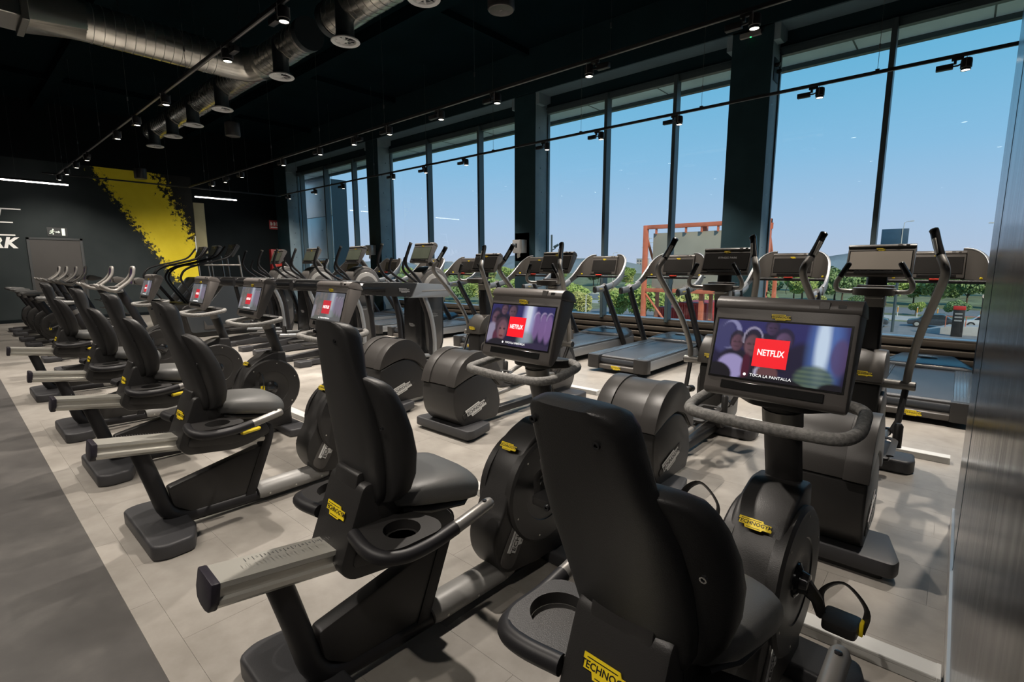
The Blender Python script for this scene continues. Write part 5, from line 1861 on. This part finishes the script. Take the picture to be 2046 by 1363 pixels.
lamp_post(-26.1, 40, 3.7, 'pale street lamp outside left of the red billboard frame')
lamp_post(-8.0, 110, 13.5, 'tall thin street lamp outside between column and notice board')
lamp_post(3.4, 90, 11.5, 'tall thin street lamp outside nearest the steel wall', -1)
lamp_post(-70, 120, 9.5, 'thin street lamp far outside beside the second column')
cp_ = thing('camera_pole', (-15.1, 20, GZ))
ORG[:] = [-15.1, 20, GZ]
obj('mast', tube([(-15.1, 20, GZ), (-15.1, 20, 2.95)], .045, 10), 'frame_dark', cp_)
obj('arm', tube([(-15.1, 20, 2.2), (-14.9, 20, 2.28), (-14.78, 20, 2.42)], .025, 8), 'frame_dark', cp_)
obj('camera_body', tube([(-14.95, 20, 2.36), (-14.70, 20, 2.46)], .06, 10), 'frame_dark', cp_)
tag(cp_, 'slim pole with a small surveillance camera beside the second column', 'camera pole')
ORG[:] = [0, 0, 0]
for i, (x, y, lb) in enumerate(((-150, 300, 'faint lattice pylon far outside, left one'), (-95, 320, 'faint lattice pylon far outside, right one'))):
    t = thing('pylon', (x, y, GZ))
    ORG[:] = [x, y, GZ]
    h = 24
    for sx in (-1, 1):
        for sy in (-1, 1):
            obj('leg', tube([(x + sx * 2, y + sy * 2, GZ), (x + sx * .3, y + sy * .3, GZ + h)], .14, 6), 'pale_post', t)
    for z, w in ((h * .72, 4.5), (h * .84, 3.6), (h * .95, 2.6)):
        obj('cross_arm', box(x - w, x + w, y - .12, y + .12, GZ + z, GZ + z + .25), 'pale_post', t)
    ORG[:] = [0, 0, 0]
    tag(t, lb, 'pylon')


# trees
def crown_mb(rx, rz, n, seed, leaf):
    rnd = random.Random(seed)
    m = MB()
    lobes = [(rnd.uniform(-.55, .55) * rx, rnd.uniform(-.55, .55) * rx, rnd.uniform(-.35, .45) * rz, rnd.uniform(.40, .62)) for _ in range(7)]
    for _ in range(n):
        lx, ly, lz, lr = rnd.choice(lobes)
        a, b = rnd.uniform(0, 2 * math.pi), math.acos(rnd.uniform(-1, 1))
        q = lr * rnd.uniform(.72, 1.0)
        c = Vector((lx + rx * q * math.sin(b) * math.cos(a), ly + rx * q * math.sin(b) * math.sin(a), lz + rz * q * math.cos(b)))
        u = Vector((rnd.uniform(-1, 1), rnd.uniform(-1, 1), rnd.uniform(-1, 1))).normalized()
        w = u.orthogonal().normalized()
        s = leaf * rnd.uniform(.6, 1.2)
        k = len(m.v)
        m.v += [tuple(c - u * s), tuple(c + w * s * .55), tuple(c + u * s), tuple(c - w * s * .55)]
        m.f.append((k, k + 1, k + 2, k + 3))
    return m


def make_tree(seed, m, rx, rz, trunk):
    r = thing('tree')
    obj('crown', crown_mb(rx, rz, 2200, seed, rx * .105).xf(Matrix.Translation((0, 0, trunk + rz * .75))), m, r, smooth=0, recalc=False)
    tr = tube(spline([(0, 0, 0), (.05, .03, trunk * .6), (-.03, .0, trunk + rz * .7)], 4), [.16, .15, .14, .13, .12, .11, .10, .09, .06], 8)
    obj('trunk', tr, 'bark', r)
    for k in range(3):
        a = k * 2.1 + seed
        obj('branch', tube([(0, 0, trunk + rz * .1), (math.cos(a) * rx * .5, math.sin(a) * rx * .5, trunk + rz * .8)], [.07, .03], 6), 'bark', r)
    return r


protos = [make_tree(1, 'leaf_light', 2.3, 1.9, 1.2), make_tree(2, 'leaf_dark', 2.8, 2.3, 1.2), make_tree(3, 'leaf_yellow', 2.1, 1.7, 1.0)]
used = [False] * 3
rnd = random.Random(11)
TREES = []
# belt in front of the road (near) and beyond it
for x in range(-84, -13, 3):
    TREES.append((x + rnd.uniform(-1, 1), 46 + rnd.uniform(-1, 1) + 5 * (x % 2) + abs(x) * .16, rnd.uniform(.85, 1.1)))
for x in range(-26, 12, 3):
    TREES.append((x + rnd.uniform(-1, 1), 101 + rnd.uniform(-2, 3) + 5 * (x % 2), rnd.uniform(.9, 1.2)))
for x in range(-14, 10, 5):
    TREES.append((x + rnd.uniform(-1, 1), 82 + rnd.uniform(-1, 1), rnd.uniform(.40, .55)))
for x in range(-210, 30, 6):
    TREES.append((x + rnd.uniform(-2, 2), 132 + rnd.uniform(-3, 3) + 9 * (x % 4) / 2, rnd.uniform(1.15, 1.5)))
WORDS = ['loose pale green tree in the belt of trees outside', 'dense dark green tree in the belt of trees outside', 'yellowish green tree in the belt of trees outside']
for i, (x, y, sc) in enumerate(TREES):
    k = rnd.choice((0, 1, 1, 2)) if y > 90 else rnd.choice((0, 0, 1, 2))
    o = protos[k] if not used[k] else copy_tree(protos[k])
    used[k] = True
    o.location = (x, y, GZ)
    o.scale = (sc, sc, sc)
    o.rotation_euler = (0, 0, rnd.uniform(0, 6.28))
    tag(o, WORDS[k], 'tree', 'trees outside the windows')


# far town on the ridge
def make_block(w, d, h, nx, nz):
    r = thing('apartment_block')
    obj('walls', box(-w / 2, w / 2, -d / 2, d / 2, 0, h), 'city_wall', r)
    obj('roof', box(-w / 2 - .3, w / 2 + .3, -d / 2 - .3, d / 2 + .3, h, h + .5), 'pavement', r)
    for j in range(nz):
        for i in range(nx):
            x = -w / 2 + (i + .5) * w / nx
            z = 1.4 + j * (h - 1) / nz
            obj('window', box(x - w / nx * .3, x + w / nx * .3, -d / 2 - .08, -d / 2, z, z + (h - 1) / nz * .55), 'city_window', r, smooth=0)
    return r


blk = [make_block(16, 10, 11, 5, 3), make_block(24, 10, 8, 7, 2), make_block(9, 9, 15, 3, 4)]
ub = [False] * 3
for i in range(34):
    k = i % 3
    o = blk[k] if not ub[k] else copy_tree(blk[k])
    ub[k] = True
    o.location = (-600 + i * 20.5 + rnd.uniform(-2, 2), 372 + rnd.uniform(-8, 25), GZ + rnd.uniform(-1, 2.5))
    o.scale = (.8, .8, .72)
    tag(o, ['pale three storey block in the far town on the horizon', 'long low pale block in the far town on the horizon', 'narrow tall pale block in the far town on the horizon'][k], 'building', 'far town buildings')


# ------------------------------------------------------------------ machines in place
BX = [-.44, -1.52, -3.24, -4.56, -5.86, -7.82]
BLAB = ['nearest recumbent bike, large lit screen, seat back filling the lower foreground',
        'second recumbent bike with yellow nameplate and long silver rail in the foreground',
        'third recumbent bike from the steel wall, left of the foreground pair',
        'fourth recumbent bike from the steel wall, in the middle of the row',
        'fifth recumbent bike from the steel wall, behind the fourth one',
        'farthest recumbent bike in the row, next to the upright bikes']
PEDAL_ANG = 165
bikeB = make_recumbent('b', -6.0)
bikeC = make_recumbent('c', .0)
PEDAL_ANG = -62
bikeA = make_recumbent('a', 9.3)
for i, x in enumerate(BX):
    o = bikeA if i == 0 else (bikeB if i == 1 else (bikeC if i == 2 else copy_tree(bikeC)))
    o.location = (x, 1.3, 0)
    o.rotation_euler = (0, 0, math.radians(-2.6 if i == 0 else (-2.2 if i == 1 else 0)))
    tag(o, BLAB[i], 'exercise bike', 'recumbent bikes')

EX = [-.445, -1.52, -3.33, -4.42]
EL = ['nearest elliptical trainer with a large pale blank screen, beside the steel wall', 'second elliptical trainer from the steel wall, dark screen with faint lettering',
      'third elliptical trainer from the steel wall, behind the second bike screen', 'fourth elliptical trainer from the steel wall, last before the stride trainers']
e1 = make_elliptical('screen_pale')
e2 = make_elliptical('screen_off', 'FITNESS PARK')
e3 = make_elliptical('screen_off')
for o, x, lb in zip((e1, e2, e3, copy_tree(e3)), EX, EL):
    o.location = (x, 3.8, 0)
    tag(o, lb, 'elliptical', 'elliptical trainers')

TX = [-.22, -1.78, -3.44, -4.82, -6.32, -8.35, -9.6, -11.3, -13.2, -15.0]
t1 = make_treadmill('screen_off')
for k, x in enumerate(TX):
    o = t1 if k == 0 else copy_tree(t1)
    o.location = (x, 7.2, 0)
    tag(o, '%s treadmill from the steel wall in the row along the windows' % ORD[k], 'treadmill', 'treadmills along the windows')

VX = [-5.78, -7.55, -9.05, -10.45]
v1 = make_stride('screen_green')
for k, x in enumerate(VX):
    o = v1 if k == 0 else copy_tree(v1)
    o.location = (x, 4.2, 0)
    tag(o, '%s ribbed stride trainer from the ellipticals, with dark and silver side shells' % ORD[k], 'cross trainer', 'stride trainers')

s1 = make_stairs('screen_green')
for k, x in enumerate((-12.3, -13.35, -14.3)):
    o = s1 if k == 0 else copy_tree(s1)
    o.location = (x, 3.9, 0)
    tag(o, '%s stair climber before the yellow mural, counted from the stride trainers' % ORD[k], 'stair climber', 'stair climbers')

u1 = make_upright()
for k, x in enumerate((-9.35, -10.75, -13.0, -14.05, -15.25, -16.3)):
    o = u1 if k == 0 else copy_tree(u1)
    o.location = (x, 1.5, 0)
    tag(o, '%s upright bike with tablet holder, counting from the recumbent bikes' % ORD[k], 'exercise bike', 'upright bikes')
